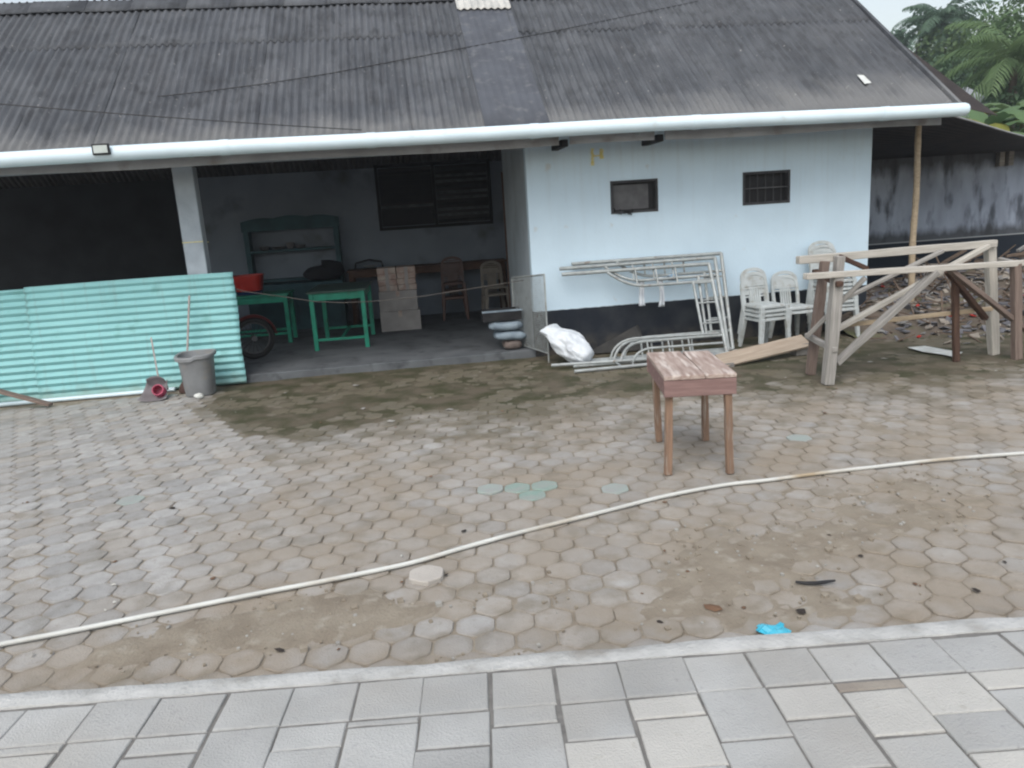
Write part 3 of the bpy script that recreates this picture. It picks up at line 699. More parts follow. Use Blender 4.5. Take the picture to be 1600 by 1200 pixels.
CER = mat('dull_crockery', (.16, .16, .17), (.1, .1, .11), rough=.4)
for i, (x, r_, hh_) in enumerate(((-4.25, .10, .07), (-4.0, .13, .05), (-3.78, .09, .12), (-3.6, .11, .06))):
    tag(MB().lathe([(r_*.5, 0), (r_*.6, .005), (r_, hh_), (r_*.94, hh_), (r_*.5, .012)], (x, 4.72, 1.566), 20).build('bowl', CER, None, True),
        ['grey bowl leftmost on the hutch shelf', 'wide low grey bowl second on the hutch shelf', 'deep dark bowl third on the hutch shelf', 'grey bowl rightmost on the hutch shelf'][i], 'bowl', 'bowls on the hutch shelf')
# black bag on the cupboard
b = MB()
def bag(u_, v_):
    th = 2*math.pi*u_; ph = math.pi*v_; rr = 1+.10*math.sin(3*th+1)+.08*math.sin(5*th+4*ph)
    return (-3.22+.36*rr*math.cos(th)*math.sin(ph)**.8, 4.42+.17*rr*math.sin(th)*math.sin(ph)**.8, .952+.14-.14*math.cos(ph)+(.10*max(0, math.cos(th-.2)) if v_ > .6 else 0))
bg_ = b.grid(25, 13, bag).build('black_bag', mat('black_cloth', (.012, .012, .018), (.008, .008, .012), rough=.7, bump=.3), None, True); tag(bg_, 'limp black cloth bag lying on the hutch counter', 'bag')
# brown long table, dish rack
table('brown_table', (-2.74, 4.30, FZ), 0, 2.95, .54, 1.0, 'long brown wooden table along the back wall under the louvred window', BROWNW, BROWNW, .09, False)
dr = empty('dish_rack', (-2.35, 4.5, 1.1), 'dark wire dish rack with a pale plate on the brown table', 'dish rack'); b = MB()
for y in (4.38, 4.66): b.tube([(-2.62, y, 1.105), (-2.6, y, 1.22), (-2.35, y, 1.27), (-2.12, y, 1.22), (-2.1, y, 1.105)], .012, 6)
for x in np.linspace(-2.6, -2.12, 7): b.tube([(x, 4.38, 1.12), (x, 4.66, 1.12)], .006, 5)
b.build('wire_frame', BLACK, dr, True)
MB().lathe([(.03, 0), (.11, .02), (.13, .035), (.12, .038), (.02, .01)], (-2.33, 4.48, 1.13), 20).build('plate', mat('pale_plate', (.4, .42, .45), (.3, .32, .34), rough=.3), dr, True)
# cartons
def carton(x0, x1, y0, y1, z0, z1, m, label, group='cartons in the bay'):
    o = empty('carton', ((x0+x1)/2, (y0+y1)/2, z0), label, 'box', group)
    MB().box((x0, y0, z0), (x1, y1, z1)).build('carton_body', m, o, bevel=.008)
    MB().box(((x0+x1)/2-.03, y0-.002, z1-.10), ((x0+x1)/2+.03, y0-.0005, z1+.002)).build('packing_tape', CARDR if m is CARD else CARD, o)
    return o
carton(-2.19, -1.50, 2.95, 3.40, FZ, .443, CARD, 'bottom grey carton of the box stack in the bay')
DM = mat('dark_print', (.12, .07, .06), (.09, .06, .05)); 
carton(-2.18, -1.53, 2.94, 3.39, .446, .79, CARD, 'middle grey carton of the box stack in the bay')
zz = .793
for r_ in range(4):
    for c_ in range(2):
        x0 = -2.17+c_*.325+random.uniform(-.01, .01)
        carton(x0, x0+.315, 2.96+random.uniform(-.02, .02), 3.35, zz, zz+.097, CARDR, '%s flat reddish box, %s, %s column on the box stack' % ('worn', ['lowest layer', 'second layer up', 'third layer up', 'top layer'][r_], ['left', 'right'][c_]), 'flat boxes on the cartons')
    zz += .099
# spoked wheel with a red mudguard by the teal sheet
wl = empty('spoked_wheel', (-3.95, 1.25, FZ), 'dark spoked wheel with a red mudguard between teal sheets and green table', 'wheel')
C_ = Vector((-3.99, 1.25, FZ+.31)); ax = Vector((.35, -.93, 0)).normalized(); ex = Vector((ax.y*-1, ax.x, 0)); ez = Vector((0, 0, 1))
def ringpts(r_, a0=0, a1=2*math.pi, n=40): return [C_+ex*math.cos(a0+(a1-a0)*i/n)*r_+ez*math.sin(a0+(a1-a0)*i/n)*r_ for i in range(n+1)]
MB().tube(ringpts(.27), .038, 10, caps=False).build('tyre', mat('tyre_rubber', (.015, .015, .016), (.02, .02, .02)), wl, True)
MB().tube(ringpts(.225),   .010, 8, caps=False).build('rim', mat('dull_rim', (.10, .10, .105), (.07, .07, .07), rough=.5), wl, True)
MB().tube([C_-ax*.06, C_+ax*.06], .04, 12)  .build('hub', MATS['dull_rim'], wl, True)
b = MB()
for i in range(18): a = 2*math.pi*i/18; b.tube([C_+ax*(.03 if i % 2 else -.03), C_+ex*math.cos(a)*.22+ez*math.sin(a)*.22], .003, 4)
b.build('spokes', BLACK, wl)
b = MB(); n = 20
V = []
for i in range(n+1):
    a = R(5)+(R(150))*i/n
    for k, (dr_, ww) in enumerate(((0, -.055), (.03, -.03), (.036, 0), (.03, .03), (0, .055))): V.append(C_+(ex*math.cos(a)+ez*math.sin(a))*(.315+dr_)+ax*ww)
b.add(V, [(i*5+k, i*5+k+1, (i+1)*5+k+1, (i+1)*5+k) for i in range(n) for k in range(4)]); b.build('mudguard', mat('dark_red_enamel', (.09, .018, .018), (.06, .012, .012), rough=.3), wl, True)
# string across the opening
P = [onY(u, v, .07) for u, v in ((300, 440), (380, 455), (445, 464), (490, 471), (535, 473), (580, 471), (620, 467), (660, 463), (730, 452), (803, 441))]
P[0] = Vector((-4.23, .095, P[0].z)); P[-1] = Vector((-.10, .10, 1.06))
tag(MB().tube(P, .0055, 6).build('string_line', ROPE, None, True), 'slack string strung across the open bay from pillar to wire gate', 'string')
# wire gate at the corner
wg = empty('wire_gate', (-.05, 0, 0), 'low wire mesh gate standing open at the wall corner', 'gate')
A = Vector((-.21, .50, .13)); B = Vector((.075, -.52, .13)); hgt = 1.0
b = MB(); 
for p in (A, B): b.tube([Vector((p.x, p.y, FZ+.002 if p.y > 0 else .004)), p+Vector((0, 0, hgt+(.04 if p is B else -.06)))], .011, 8)
b.tube([A, B], .009, 8); b.tube([A+Vector((0, 0, hgt-.06)), B+Vector((0, 0, hgt+.04))], .011, 8); b.build('gate_frame', STEEL, wg, True)
b = MB(); d = B-A
for i in range(1, 44): p = A+d*(i/44); b.tube([p, p+Vector((0, 0, hgt-.06+.1*i/44))], .0022, 4, caps=False)
for i in range(1, 42): b.tube([A+Vector((0, 0, i*.0235)), B+Vector((0, 0, i*.0235*1.08))], .0022, 4, caps=False)
b.build('wire_mesh', STEEL, wg)

# monobloc chairs ----------------------------------------------------
def make_chair(m, label, group, name='plastic_chair'):
    t = empty(name, (0, 0, 0), label, 'chair', group)
    def part(n, b, sm=True, bev=0): o = b.build(n, m, None, sm, bev); o.parent = t; return o
    b = MB(); nu = 13
    def seat(u_, v_):
        a, c = u_*2-1, v_*2-1; e = max(abs(a), abs(c)); wx = .215*(1-.10*(v_))
        x = a*wx; y = c*.21
        if e > .82 and abs(a) > .6 and abs(c) > .6: x *= .985; y *= .985
        z = .425-.012*(1-a*a)*(1-c*c)+.006*(c < -.7)
        if e > .95: z -= .045; x *= 1.015; y *= 1.015
        return (x, y, z)
    b.grid(nu, nu, seat); o = part('seat', b); s_ = o.modifiers.new('t', 'SOLIDIFY'); s_.thickness = .005
    for sx in (-1, 1):
        for sy in (-1, 1):
            top_ = Vector((sx*(.195 if sy < 0 else .175), sy*.19, .41)); bot = Vector((sx*(.225 if sy < 0 else .215), sy*(.215 if sy < 0 else .245), 0))
            b = MB(); sd = (bot-top_)
            b.bar(bot, top_, .042, .036, upv=(0, 1, 0), taper=1.45); part('leg', b, False, .006)
    # backrest leaning back
    def bp(x, z): return Vector((x, .185+(z-.42)*.20, z))
    b = MB(); arch = []
    for i in range(25):
        a = math.pi*i/24; xx = -math.cos(a)*.185; zz_ = .72+.135*math.sin(a)**.7; arch.append(bp(xx, zz_))
    path = [bp(-.182, .40), bp(-.190, .55), bp(-.188, .66)]+arch+[bp(.188, .66), bp(.190, .55), bp(.182, .40)]
    V = []; F = []; n = len(path)
    for i, p in enumerate(path):
        dd_ = (path[min(i+1, n-1)]-path[max(i-1, 0)]).normalized(); nn = Vector((0, 1, -.2)).normalized(); s2 = dd_.cross(nn).normalized()
        for a, c in ((-1, -1), (1, -1), (1, 1), (-1, 1)): V.append(p+s2*a*.021+nn*c*.012)
    for i in range(n-1):
        for k in range(4): F.append((i*4+k, i*4+(k+1) % 4, (i+1)*4+(k+1) % 4, (i+1)*4+k))
    b.add(V, F)
    for z in (.665, .70, .735, .77, .805):
        hw = .178*math.sqrt(max(0, 1-max(0, (z-.72)/.135)**2))
        b.obox(bp(0, z), (2*hw, 0, 0), (0, .012, 0), (0, .004, .021))
    for x in (-.07, -.035, 0, .035, .07): b.bar(bp(x, .40), bp(x, .665), .024, .010, upv=(0, 1, 0))
    part('backrest', b, False); return t
GW = 'white plastic chairs by the wall'
ch0 = make_chair(CHAIRM, 'x', GW)
def chair_stack(src, x, y, z, rz, n, words, pit=.055, first=None, lean=.012):
    for k in range(n):
        lab = words.replace('#', ORD[n-1-k]) if n > 1 else words
        kx = random.gauss(0, .004); 
        loc = (x+kx, y+.010*k+lean*k*0, z+pit*k)
        if first is not None and k == 0:
            first.location = loc; first.rotation_euler = (0, 0, rz); first['label'] = lab
        else: dup(src, loc, rz+random.gauss(0, .02), lab, (random.gauss(0, .008), random.gauss(0, .008)))
chair_stack(ch0, 2.97, -.80, .006, .22, 4, 'white plastic chair, # of the stack nearest the scaffold frames', first=ch0)
chair_stack(ch0, 3.58, -.42, .006, .10, 2, 'white plastic chair, # of the low pair between the two stacks')
chair_stack(ch0, 4.12, -.52, .006, .05, 9, 'white plastic chair, # of the tallest stack behind the trestle')
chb = make_chair(CHAIRB, 'x', 'chairs inside the bay'); 
chair_stack(chb, -.83, 3.95, FZ, -.05, 3, 'brown plastic chair, # of the dark stack by the brown table', pit=.13, first=chb)
cht = make_chair(CHAIRT, 'x', 'chairs inside the bay')
chair_stack(cht, -.07, 3.95, FZ, .1, 2, 'tan plastic chair, # of the pair in the bay corner', pit=.13, first=cht)

# leaning stack of sacks near the corner
def sack(name, c, sx, sy, sz, m, label, rz=0, seed=0, group=None, tilt=0, cat='sack'):
    r_ = random.Random(seed); ph1, ph2 = r_.uniform(0, 6), r_.uniform(0, 6); b = MB()
    def fn(u_, v_):
        th = 2*math.pi*u_; p = math.pi*(v_-.5); e = .45
        ct, st = math.cos(th), math.sin(th); cp, sp = math.cos(p), math.sin(p)
        f = lambda q, k: math.copysign(abs(q)**k, q)
        wv = 1+.05*math.sin(4*th+ph1)+.04*math.sin(7*th+3*p+ph2)
        return Vector((sx*.5*f(ct, e)*f(cp, .6)*wv, sy*.5*f(st, e)*f(cp, .6)*wv, sz*.5*(f(sp, .8)+1)*(1+.08*math.sin(3*th+ph2)*(sp > .3))))
    b.grid(33, 13, fn); o = b.build(name, m, None, True, 0, Matrix.Translation(c) @ Matrix.Rotation(rz, 4, 'Z') @ Matrix.Rotation(tilt, 4, 'Y')); tag(o, label, cat, group); return o
GS = 'things piled in the bay corner'
sack('sack', (-.30, .24, FZ+.002), .26, .28, .13, SACKR, 'small brownish sack at the bottom of the corner pile', .1, 1, GS)
sack('sack', (-.33, .24, FZ+.135), .46, .32, .13, SACKB, 'pale blue sack just above the brownish sack in the corner pile', .05, 2, GS, .06)
sack('sack', (-.38, .24, FZ+.275), .46, .34, .14, SACKB, 'pale blue sack just under the dark crate in the corner pile', -.04, 3, GS, .03)
t = empty('dark_crate', (-.44, .26, FZ+.43), 'shallow dark crate on top of the corner pile of sacks', 'crate', GS)
b = MB(); z0 = FZ+.425
b.box((-.70, .10, z0), (-.16, .44, z0+.012)); 
b.box((-.70, .10, z0+.012), (-.69, .44, z0+.14)); b.box((-.17, .10, z0+.012), (-.16, .44, z0+.14)); b.box((-.69, .10, z0+.012), (-.17, .11, z0+.14)); b.box((-.69, .43, z0+.012), (-.17, .44, z0+.14))
b.build('crate_body', BLACK, t); b = MB(); b.box((-.71, .088, z0+.125), (-.15, .0985, z0+.15)); b.build('rim_strip', SACKB, t)

# ------------------------------------------------------------------ left: corrugated sheets, bin, dustpan ...
def csheet(x0, x1, z1, yb, yt, label, seed):
    yb -= .004
    pit = .0905; nz = int(z1/pit*8)+1; b = MB(); r_ = random.Random(seed)
    nu = 40
    def fn(u_, v_):
        z = .012+z1*v_; y = yb+(yt-yb)*v_; x = x0+(x1-x0)*u_
        y += .016*math.cos(2*math.pi*z/pit)+.010*math.sin(x*1.9+seed)*(v_)+.004*math.sin(x*6+z*3)
        return (x+.008*math.sin(z*7+seed)*(u_ > .98), y, z+.008*math.sin(x*1.2+seed)*v_)
    b.grid(nu, nz, fn); o = b.build('corrugated_sheet', TEAL, None, True)
    s_ = o.modifiers.new('t', 'SOLIDIFY'); s_.thickness = .0018
    return tag(o, label, 'metal sheet', 'mint corrugated sheets')
csheet(-6.45, -3.90, 1.44, -.105, .045, 'mint green corrugated metal sheet standing behind the grey bin', 1)
csheet(-9.0, -6.36, 1.415, -.065, .075, 'mint green corrugated metal sheet cut by the left photo edge', 2)
b = MB(); P = [(-9.3+i*.45, -.165-.004*math.sin(i), .028) for i in range(11)]+[(-4.78, -.165, .028)]
tag(b.tube(P, .026, 12).build('pvc_pipe', PVC, None, True), 'white plastic pipe lying along the foot of the mint sheets', 'pipe')
o = beam('leaning_plank', (-6.17, -.46, .03), (-7.9, -.16, .62), .09, .035, REDW, None, .004); tag(o, 'brown wooden plank leaning against the mint sheet at the left edge', 'plank')
# bin
bn = empty('waste_bin', (-4.38, -.52, 0), 'grey plastic waste bin with a dented rim before the mint sheet', 'bin'); cB = Vector((-4.375, -.50, .008))
b = MB(); n = 36; prof = [(.165, 0), (.17, .01), (.205, .50), (.208, .505)]
b.lathe(prof, cB, n, 3.2)
ii = len(b.V); b.lathe([(.200, .505), (.162, .02), (0.001, .02)], cB, n, 3.2, capb=False); b.build('bin_body', GREYP, bn, True)
b = MB(); b.lathe([(.209, .470), (.232, .478), (.236, .515), (.222, .525), (.199, .515), (.199, .500)], cB, n, 3.2, capb=False)
b.V = [(x, y, z-.028*max(0, -(y-cB.y)/.2)*(1 if x < cB.x+.03 else .25)) for x, y, z in b.V]; b.build('rim', GREYP, bn, True)
o = MB().grid(14, 8, lambda u_, v_: (-4.33+.055*math.cos(2*math.pi*u_)*math.sin(math.pi*v_)*(1+.2*math.sin(5*u_*6)), -.80+.04*math.sin(2*math.pi*u_)*math.sin(math.pi*v_), .040-.035*math.cos(math.pi*v_)*(1+.1*math.sin(9*u_)))).build('crumpled_paper', PAPER, None, True)
tag(o, 'crumpled white paper on the ground in front of the grey bin', 'paper')
# broom behind the bin
br = empty('broom', (-4.6, -.22, 0), 'thin broom with worn handle standing behind the grey bin', 'broom')
beam('handle', (-4.60, -.26, .14), (-4.44, -.115, 1.21), .024, .024, mat('worn_handle', (.33, .28, .27), (.45, .40, .38), scale=14.), br, .008)
MB().lathe([(.10, 0), (.085, .08), (.02, .16), (.012, .20)], (-4.605, -.262, .006), 14, mi=0).build('bristles', mat('bristle', (.10, .06, .05), (.07, .04, .035)), br, True)
# dustpan
dp = empty('dustpan', (-4.92, -.60, 0), 'long-handled grey dustpan lying before the mint sheet', 'dustpan')
b = MB(); n = 10
def pan(u_, v_):
    a = u_*2-1; x = -4.90+a*(.17-.05*v_); y = -.72+.30*v_; z = .012+.17*v_**1.6*(.4+.6*abs(a)**.5)+.03*abs(a)**3
    return (x, y, z)
b.grid(13, 9, pan); o = b.build('pan', mat('grey_metal_pan', (.22, .20, .21), (.16, .145, .15), rough=.5), dp, True); s_ = o.modifiers.new('t', 'SOLIDIFY'); s_.thickness = .004
b = MB(); b.grid(13, 6, lambda u_, v_: (-4.90+(u_*2-1)*.125*(1-.15*v_), -.425+.02*v_-.10*v_**2, .08+.16*v_+.04*(1-(u_*2-1)**2)*v_)); o = b.build('pan_back', MATS['grey_metal_pan'], dp, True); s_ = o.modifiers.new('t', 'SOLIDIFY'); s_.thickness = .004
beam('handle', (-4.87, -.45, .21), (-4.925, -.30, .74), .020, .020, MATS['worn_handle'], dp, .007)
o = MB().lathe([(.05, 0), (.075, .012), (.07, .11), (.058, .11), (.05, .02)], (0, 0, 0), 18).build('pink_cup', PINK, None, True, 0, Matrix.Translation((-4.83, -.585, .09)) @ Matrix.Rotation(1.1, 4, 'X')); tag(o, 'pink plastic cup lying in the grey dustpan', 'cup')

# ------------------------------------------------------------------ scaffold frames
def arcpts(p0, p1, p2, n=8): return [(1-t)**2*Vector(p0)+2*t*(1-t)*Vector(p1)+t*t*Vector(p2) for t in np.linspace(0, 1, n)]
def sframe(org, eu, ev, Lu, Lv, label, extra=True):
    t = empty('scaffold_frame', org, label, 'scaffolding', 'steel scaffold frames'); org = Vector(org); eu = Vector(eu).normalized(); ev = Vector(ev).normalized()
    P = lambda u_, v_: org+eu*u_+ev*v_
    r_ = .025
    for nm, pts, rr in (('post', [P(0, 0), P(Lu, 0)], r_), ('post', [P(0, Lv), P(Lu, Lv)], r_), ('head_bar', [P(Lu-.002, 0), P(Lu-.002, Lv)], r_)):
        MB().tube(pts, rr, 12).build(nm, STEEL, t, True)
    dv = .26
    up_ = arcpts(P(.62, Lv-.02), P(.86, Lv-dv+.0), P(1.12, Lv-dv))+[P(Lu-.30, Lv-dv)]+[P(Lu, Lv-dv)]
    lo_ = arcpts(P(.62, .02), P(.70, dv*1.0), P(.95, dv))+[P(Lu, dv)]
    MB().tube(up_, .019, 10).build('brace_tube', STEEL, t, True); MB().tube(lo_, .019, 10).build('brace_tube', STEEL, t, True)
    MB().tube([P(Lu-.27, dv), P(Lu-.27, Lv-dv)], .019, 10).build('brace_tube', STEEL, t, True)
    for u_ in (1.0, 1.28, 1.55):
        MB().tube([P(u_, Lv-dv), P(u_, Lv)], .012, 8).build('rung', STEEL, t, True); MB().tube([P(u_, 0), P(u_, dv)], .012, 8).build('rung', STEEL, t, True)
    for v_ in (.45, .75, 1.05):
        if v_ < Lv-dv: MB().tube([P(Lu-.27, v_), P(Lu, v_)], .012, 8).build('rung', STEEL, t, True)
    return t
def sf(x0, yb, zb, dxt, yt, zt, Lu, label, slope=.0):
    o = Vector((x0, yb, zb)); v = Vector((dxt, yt-yb, zt-zb)); Lv = v.length
    return sframe(o, (1, -.03, slope), v, Lu, Lv, label)
sf(.42, -.74, .026, .12, -.085, 1.245, 2.10, 'rearmost steel scaffold frame leaning on its side against the white wall')
sf(.25, -.86, .026, .10, -.175, 1.20, 2.16, 'middle steel scaffold frame leaning on its side, rags tied to it')
sf(.30, -1.00, .026, .06, -.265, 1.13, 2.03, 'front steel scaffold frame leaning on its side against the others')
t = empty('scaffold_frame', (.2, -1.25, 0), 'steel scaffold frame lying flat on the ground behind the little table', 'scaffolding', 'steel scaffold frames')
zf = .030
MB().tube([(.02, -.985, zf+.03), (2.2, -1.12, zf)], .021, 12).build('post', STEEL, t, True)
MB().tube([(.24, -1.33, zf), (2.25, -1.30, zf)], .021, 12).build('post', STEEL, t, True)
MB().tube(arcpts((.78, -1.02, zf+.01), (.80, -1.02, zf+.27), (1.10, -1.02, zf+.29))+[Vector((2.2, -1.08, zf+.27))], .015, 10).build('brace_tube', STEEL, t, True)
MB().tube(arcpts((1.02, -1.20, zf), (1.04, -1.20, zf+.16), (1.25, -1.20, zf+.18))+[Vector((2.2, -1.22, zf+.17))], .015, 10).build('brace_tube', STEEL, t, True)
for x in (.85, 1.35, 1.85, 2.2): MB().tube([(x, -1.03-.06*(x-.02)/2, zf), (x, -1.32, zf)], .013, 8).build('rung', STEEL, t, True)
# rags tied on the tubes
def rag(p, ln, wd, seed, label, m):
    r_ = random.Random(seed); b = MB(); k = [r_.uniform(0, 6) for _ in range(3)]
    def fn(u_, v_):
        a = u_-.5; s_ = 1-.25*math.sin(math.pi*v_)
        return Vector((p[0]+a*wd*s_+.012*math.sin(4*v_+k[0])+.02*v_, p[1]-.030-.012*math.sin(7*u_+k[1])-.02*v_*math.sin(3*v_+k[2]), p[2]+.035-ln*v_))
    b.grid(7, 12, fn)
    b.grid(7, 6, lambda u_, v_: Vector((p[0]+(u_-.5)*wd, p[1]+.03*math.cos(math.pi*(.5+1.4*v_)+1.4), p[2]+.03*math.sin(math.pi*(.5+1.4*v_)))))
    o = b.build('hanging_rag', m, None, True); s_ = o.modifiers.new('t', 'SOLIDIFY'); s_.thickness = .002; return tag(o, label, 'rag', 'rags on the scaffold frames')
RAG = mat('white_rag', (.62, .66, .70), (.52, .55, .6), scale=12.); RAGB = mat('blue_rag', (.25, .38, .52), (.4, .48, .55), scale=18.)
pr = onY(1000, 440, -.30); rag((pr.x, -.30, pr.z), .36, .09, 1, 'long white rag hanging left on the scaffold frames', RAG)
pr = onY(1030, 437, -.30); rag((pr.x, -.30, pr.z), .40, .085, 2, 'long white rag hanging right on the scaffold frames', RAG)
pr = onY(1050, 432, -.30); rag((pr.x, -.30, pr.z), .09, .14, 3, 'short blue rag knotted on the scaffold frames', RAGB)
# white sack slumped by the wall
b = MB()
A0 = Vector((.10, -.50, .45)); B0 = Vector((.50, -.86, .10)); dirv = (B0-A0); Ls = dirv.length; dirv.normalize(); sd_ = dirv.cross(Vector((0, 0, 1))).normalized(); upn = sd_.cross(dirv)
def sackfn(u_, v_):
    th = 2*math.pi*u_; w_ = .185*(.66+.5*math.sin(math.pi*min(1, v_*1.05))**.7) if v_ < .93 else .185*(.66+.5*.35)*max(0.02, (1-v_)/.07)
    if v_ < .14: w_ = .185*(1.12-1.6*v_)
    wv = 1+.04*math.sin(5*th+7*v_)+.03*math.sin(9*th-11*v_)+.26*(.35-abs(float(fbm(np.array(3*math.cos(th)+v_*2), np.array(v_*6+3*math.sin(th)), 5, 3)-.5)*2))*.8
    flat = .32+.40*sstep(0, .45, v_)
    c = A0+dirv*Ls*1.12*v_
    q = c+sd_*math.cos(th)*w_*wv*1.05+upn*math.sin(th)*w_*wv*flat*1.1
    q.z = max(q.z, .008+.004*math.sin(6*th)); return q
b.grid(61, 37, sackfn); o = b.build('white_sack', SACK, None, True); tag(o, 'half-filled white woven sack slumped against the black wall base', 'sack')
# dark tarp edge behind
o = MB().add([(.62, -.25, .02), (1.40, -.14, .34), (1.44, -.10, .345), (1.5, -.30, .02), (.62, -.22, .01), (1.40, -.11, .33), (1.44, -.08, .335), (1.5, -.27, .01)], [(0, 3, 2, 1), (4, 5, 6, 7), (0, 1, 5, 4), (1, 2, 6, 5), (2, 3, 7, 6), (3, 0, 4, 7)]).build('dark_board', mat('dark_board', (.05, .048, .045), (.03, .03, .03)), None)
tag(o, 'dark board scrap propped against the wall behind the scaffold frames', 'board')
# tan plank
o = beam('tan_plank', (1.95, -1.72, .075), (3.22, -1.42, .17), .22, .030, PLANK, None, .003, upv=(.0, -.5, .8)); tag(o, 'flat tan plank lying between little table and trestle', 'plank')
o = MB().box((3.05, -1.50, .0), (3.25, -1.32, .15)).build('prop_block', mat('block_concrete', (.2, .19, .18), (.15, .14, .13)), None, bevel=.008); tag(o, 'grey block propping up the end of the tan plank', 'block')
MBp = MB().box((1.93, -1.80, .0), (2.10, -1.62, .055)); o = MBp.build('prop_block', MATS['block_concrete'], None, bevel=.008); tag(o, 'low grey block under the tan plank behind the little table', 'block')

# ------------------------------------------------------------------ little hardwood table
lt = empty('work_table', (.38, -4.75, 0), 'little rough hardwood table with thick top standing alone on the pavers', 'table')
FLc, FRc, BRc, BLc = Vector((.055, -5.20)), Vector((.565, -5.29)), Vector((.715, -4.40)), Vector((.225, -4.27))
zt, zb = .775, .615
def quadbox(c4, z0, z1, name, m, bev=.006):
    V = [(c.x, c.y, z) for z in (z0, z1) for c in c4]
    ctr = sum((Vector(v) for v in V), Vector())/8; ang = math.atan2((c4[1]-c4[0]).y, (c4[1]-c4[0]).x)
    M4 = Matrix.Translation(ctr) @ Matrix.Rotation(ang, 4, 'Z'); Mi = M4.inverted()
    return MB().add([Mi @ Vector(v) for v in V], [(0, 3, 2, 1), (4, 5, 6, 7), (0, 1, 5, 4), (1, 2, 6, 5), (2, 3, 7, 6), (3, 0, 4, 7)]).build(name, m, lt, bevel=bev, mw=M4)
L2 = lambda a, b_, t: a.lerp(b_, t)
quadbox([FLc, L2(FLc, FRc, .566), L2(BLc, BRc, .548), BLc], zt-.035, zt, 'top_plank', TABW)
quadbox([L2(FLc, FRc, .572), FRc, BRc, L2(BLc, BRc, .585)], zt-.035, zt-.003, 'top_plank', TABW)
c0 = (FLc+BRc)/2; ins = lambda c, k: c0+(c-c0)*k
quadbox([L2(FLc, BLc, .004), L2(FRc, BRc, .004), L2(FRc, BRc, .05), L2(FLc, BLc, .05)], zb, zt-.037, 'front_board', TABF)
quadbox([L2(FLc, BLc, .95), L2(FRc, BRc, .95), L2(FRc, BRc, .995), L2(FLc, BLc, .995)], zb, zt-.037, 'rear_board', TABF)
for a, b_ in ((.01, .07), (.93, .99)):
    f0, f1 = L2(FLc, FRc, a), L2(FLc, FRc, b_); r0, r1 = L2(BLc, BRc, a), L2(BLc, BRc, b_)
    quadbox([L2(f0, r0, .053), L2(f1, r1, .053), L2(f1, r1, .947), L2(f0, r0, .947)], zb+.003, zt-.038, 'side_board', TABF)
for foot, tp in (((.095, -5.13), (.115, -5.14)), ((.53, -5.245), (.515, -5.24)), ((.300, -4.32), (.275, -4.33)), ((.675, -4.42), (.665, -4.43))):
    beam('leg', (foot[0], foot[1], .004), (tp[0], tp[1], zt-.04), .052, .046, TABL, lt, .006, rough=.05)

# ------------------------------------------------------------------ timber trestle
tr = empty('timber_trestle', (3.8, -2.7, 0), 'rough timber trestle of nailed poles and braces on the right', 'trestle')
def tb(name, p, q, w_, h_, m=GREYW, rough=.07): return beam(name, p, q, w_, h_, m, tr, .008, rough=rough)
Yb, Yf = -2.50, -3.02
tb('rail', onY(1246, 407, -2.47), onY(1555, 380, -2.42), .085, .085, PALEW)
tb('rail', onY(1258, 432, -3.06), onY(1640, 408, -2.66), .075, .06, PALEW)
tb('rail', onY(1318, 508, -2.52), onY(1550, 482, -2.50), .05, .05, BAMB)
tb('post', (2.60, -3.0, .002), onY(1309, 425, -2.99), .115, .10)
tb('post', (2.68, -2.50, .002), onY(1289, 408, -2.53), .09, .08, REDW)
tb('post', (2.88, -2.55, .3), onY(1312, 400, -2.56), .09, .09)
tb('post', (5.03, -2.40, .002), onY(1546, 380, -2.36), .10, .09, PALEW)
tb('post', (5.05, -2.72, .002), onY(1587, 412, -2.72), .09, .08, REDW)
tb('brace', onY(1306, 568, -2.93), onY(1462, 425, -2.88), .10, .055)
tb('brace', onY(1308, 514, -2.62), onY(1544, 384, -2.47), .07, .05, PALEW)
tb('brace', onY(1262, 525, -2.62), onY(1352, 434, -3.0), .06, .05)
tb('brace', onY(1312, 470, -2.60), onY(1473, 392, -2.53), .055, .04)
tb('brace', onY(1482, 420, -2.80), onY(1612, 522, -2.66), .085, .05, REDW)
tb('brace', onY(1480, 424, -2.62), onY(1540, 498, -2.54), .07, .05, BROWNW)
tb('brace', onY(1310, 400, -2.50), onY(1355, 420, -2.45), .05, .05, BROWNW)
tb('cross_piece', (2.66, -2.44, onY(1262, 525, -2.5).z), (2.64, -3.06, onY(1297, 546, -3.0).z), .06, .06)
tb('cross_piece', (5.04, -2.36, 1.10), (5.06, -2.76, 1.04), .06, .06)
tb('cross_piece', (2.76, -2.40, 1.14), (2.66, -3.08, 1.06), .07, .05, BROWNW)
o = onY(1495, 515, -2.55); tb('post', (o.x+.02, -2.55, .002), onY(1492, 425, -2.60), .07, .05, BROWNW)

# ------------------------------------------------------------------ right: lean-to, wall, rubble
bw = wallx('boundary_wall', 4.95, 18, -.08, 2.60, 4.0, 4.16, [], MOULD, None); tag(bw, 'mould-stained grey boundary wall with black base beyond the trestle', 'wall')
ln = empty('lean_to', (6, 1, 0), 'black sagging corrugated lean-to roof between building and boundary wall', 'lean-to')
E0 = Vector((5.02, -.70, 2.985)); E1 = Vector((11.95, 4.0, 2.47))
def lfn(u_, v_):
    f = E0.lerp(E1, u_); bk = Vector((4.95, 4.05, 2.545)).lerp(Vector((12.1, 4.06, 2.525)), u_); p = f.lerp(bk, v_)
    p.z += .016*math.cos(2*math.pi*v_*22)+.03*math.sin(u_*9)*(1-v_)*.4; return p
b = MB().grid(30, 22*6+1, lfn); o = b.build('roof_sheet', TAR, ln, True); s_ = o.modifiers.new('t', 'SOLIDIFY'); s_.thickness = .004
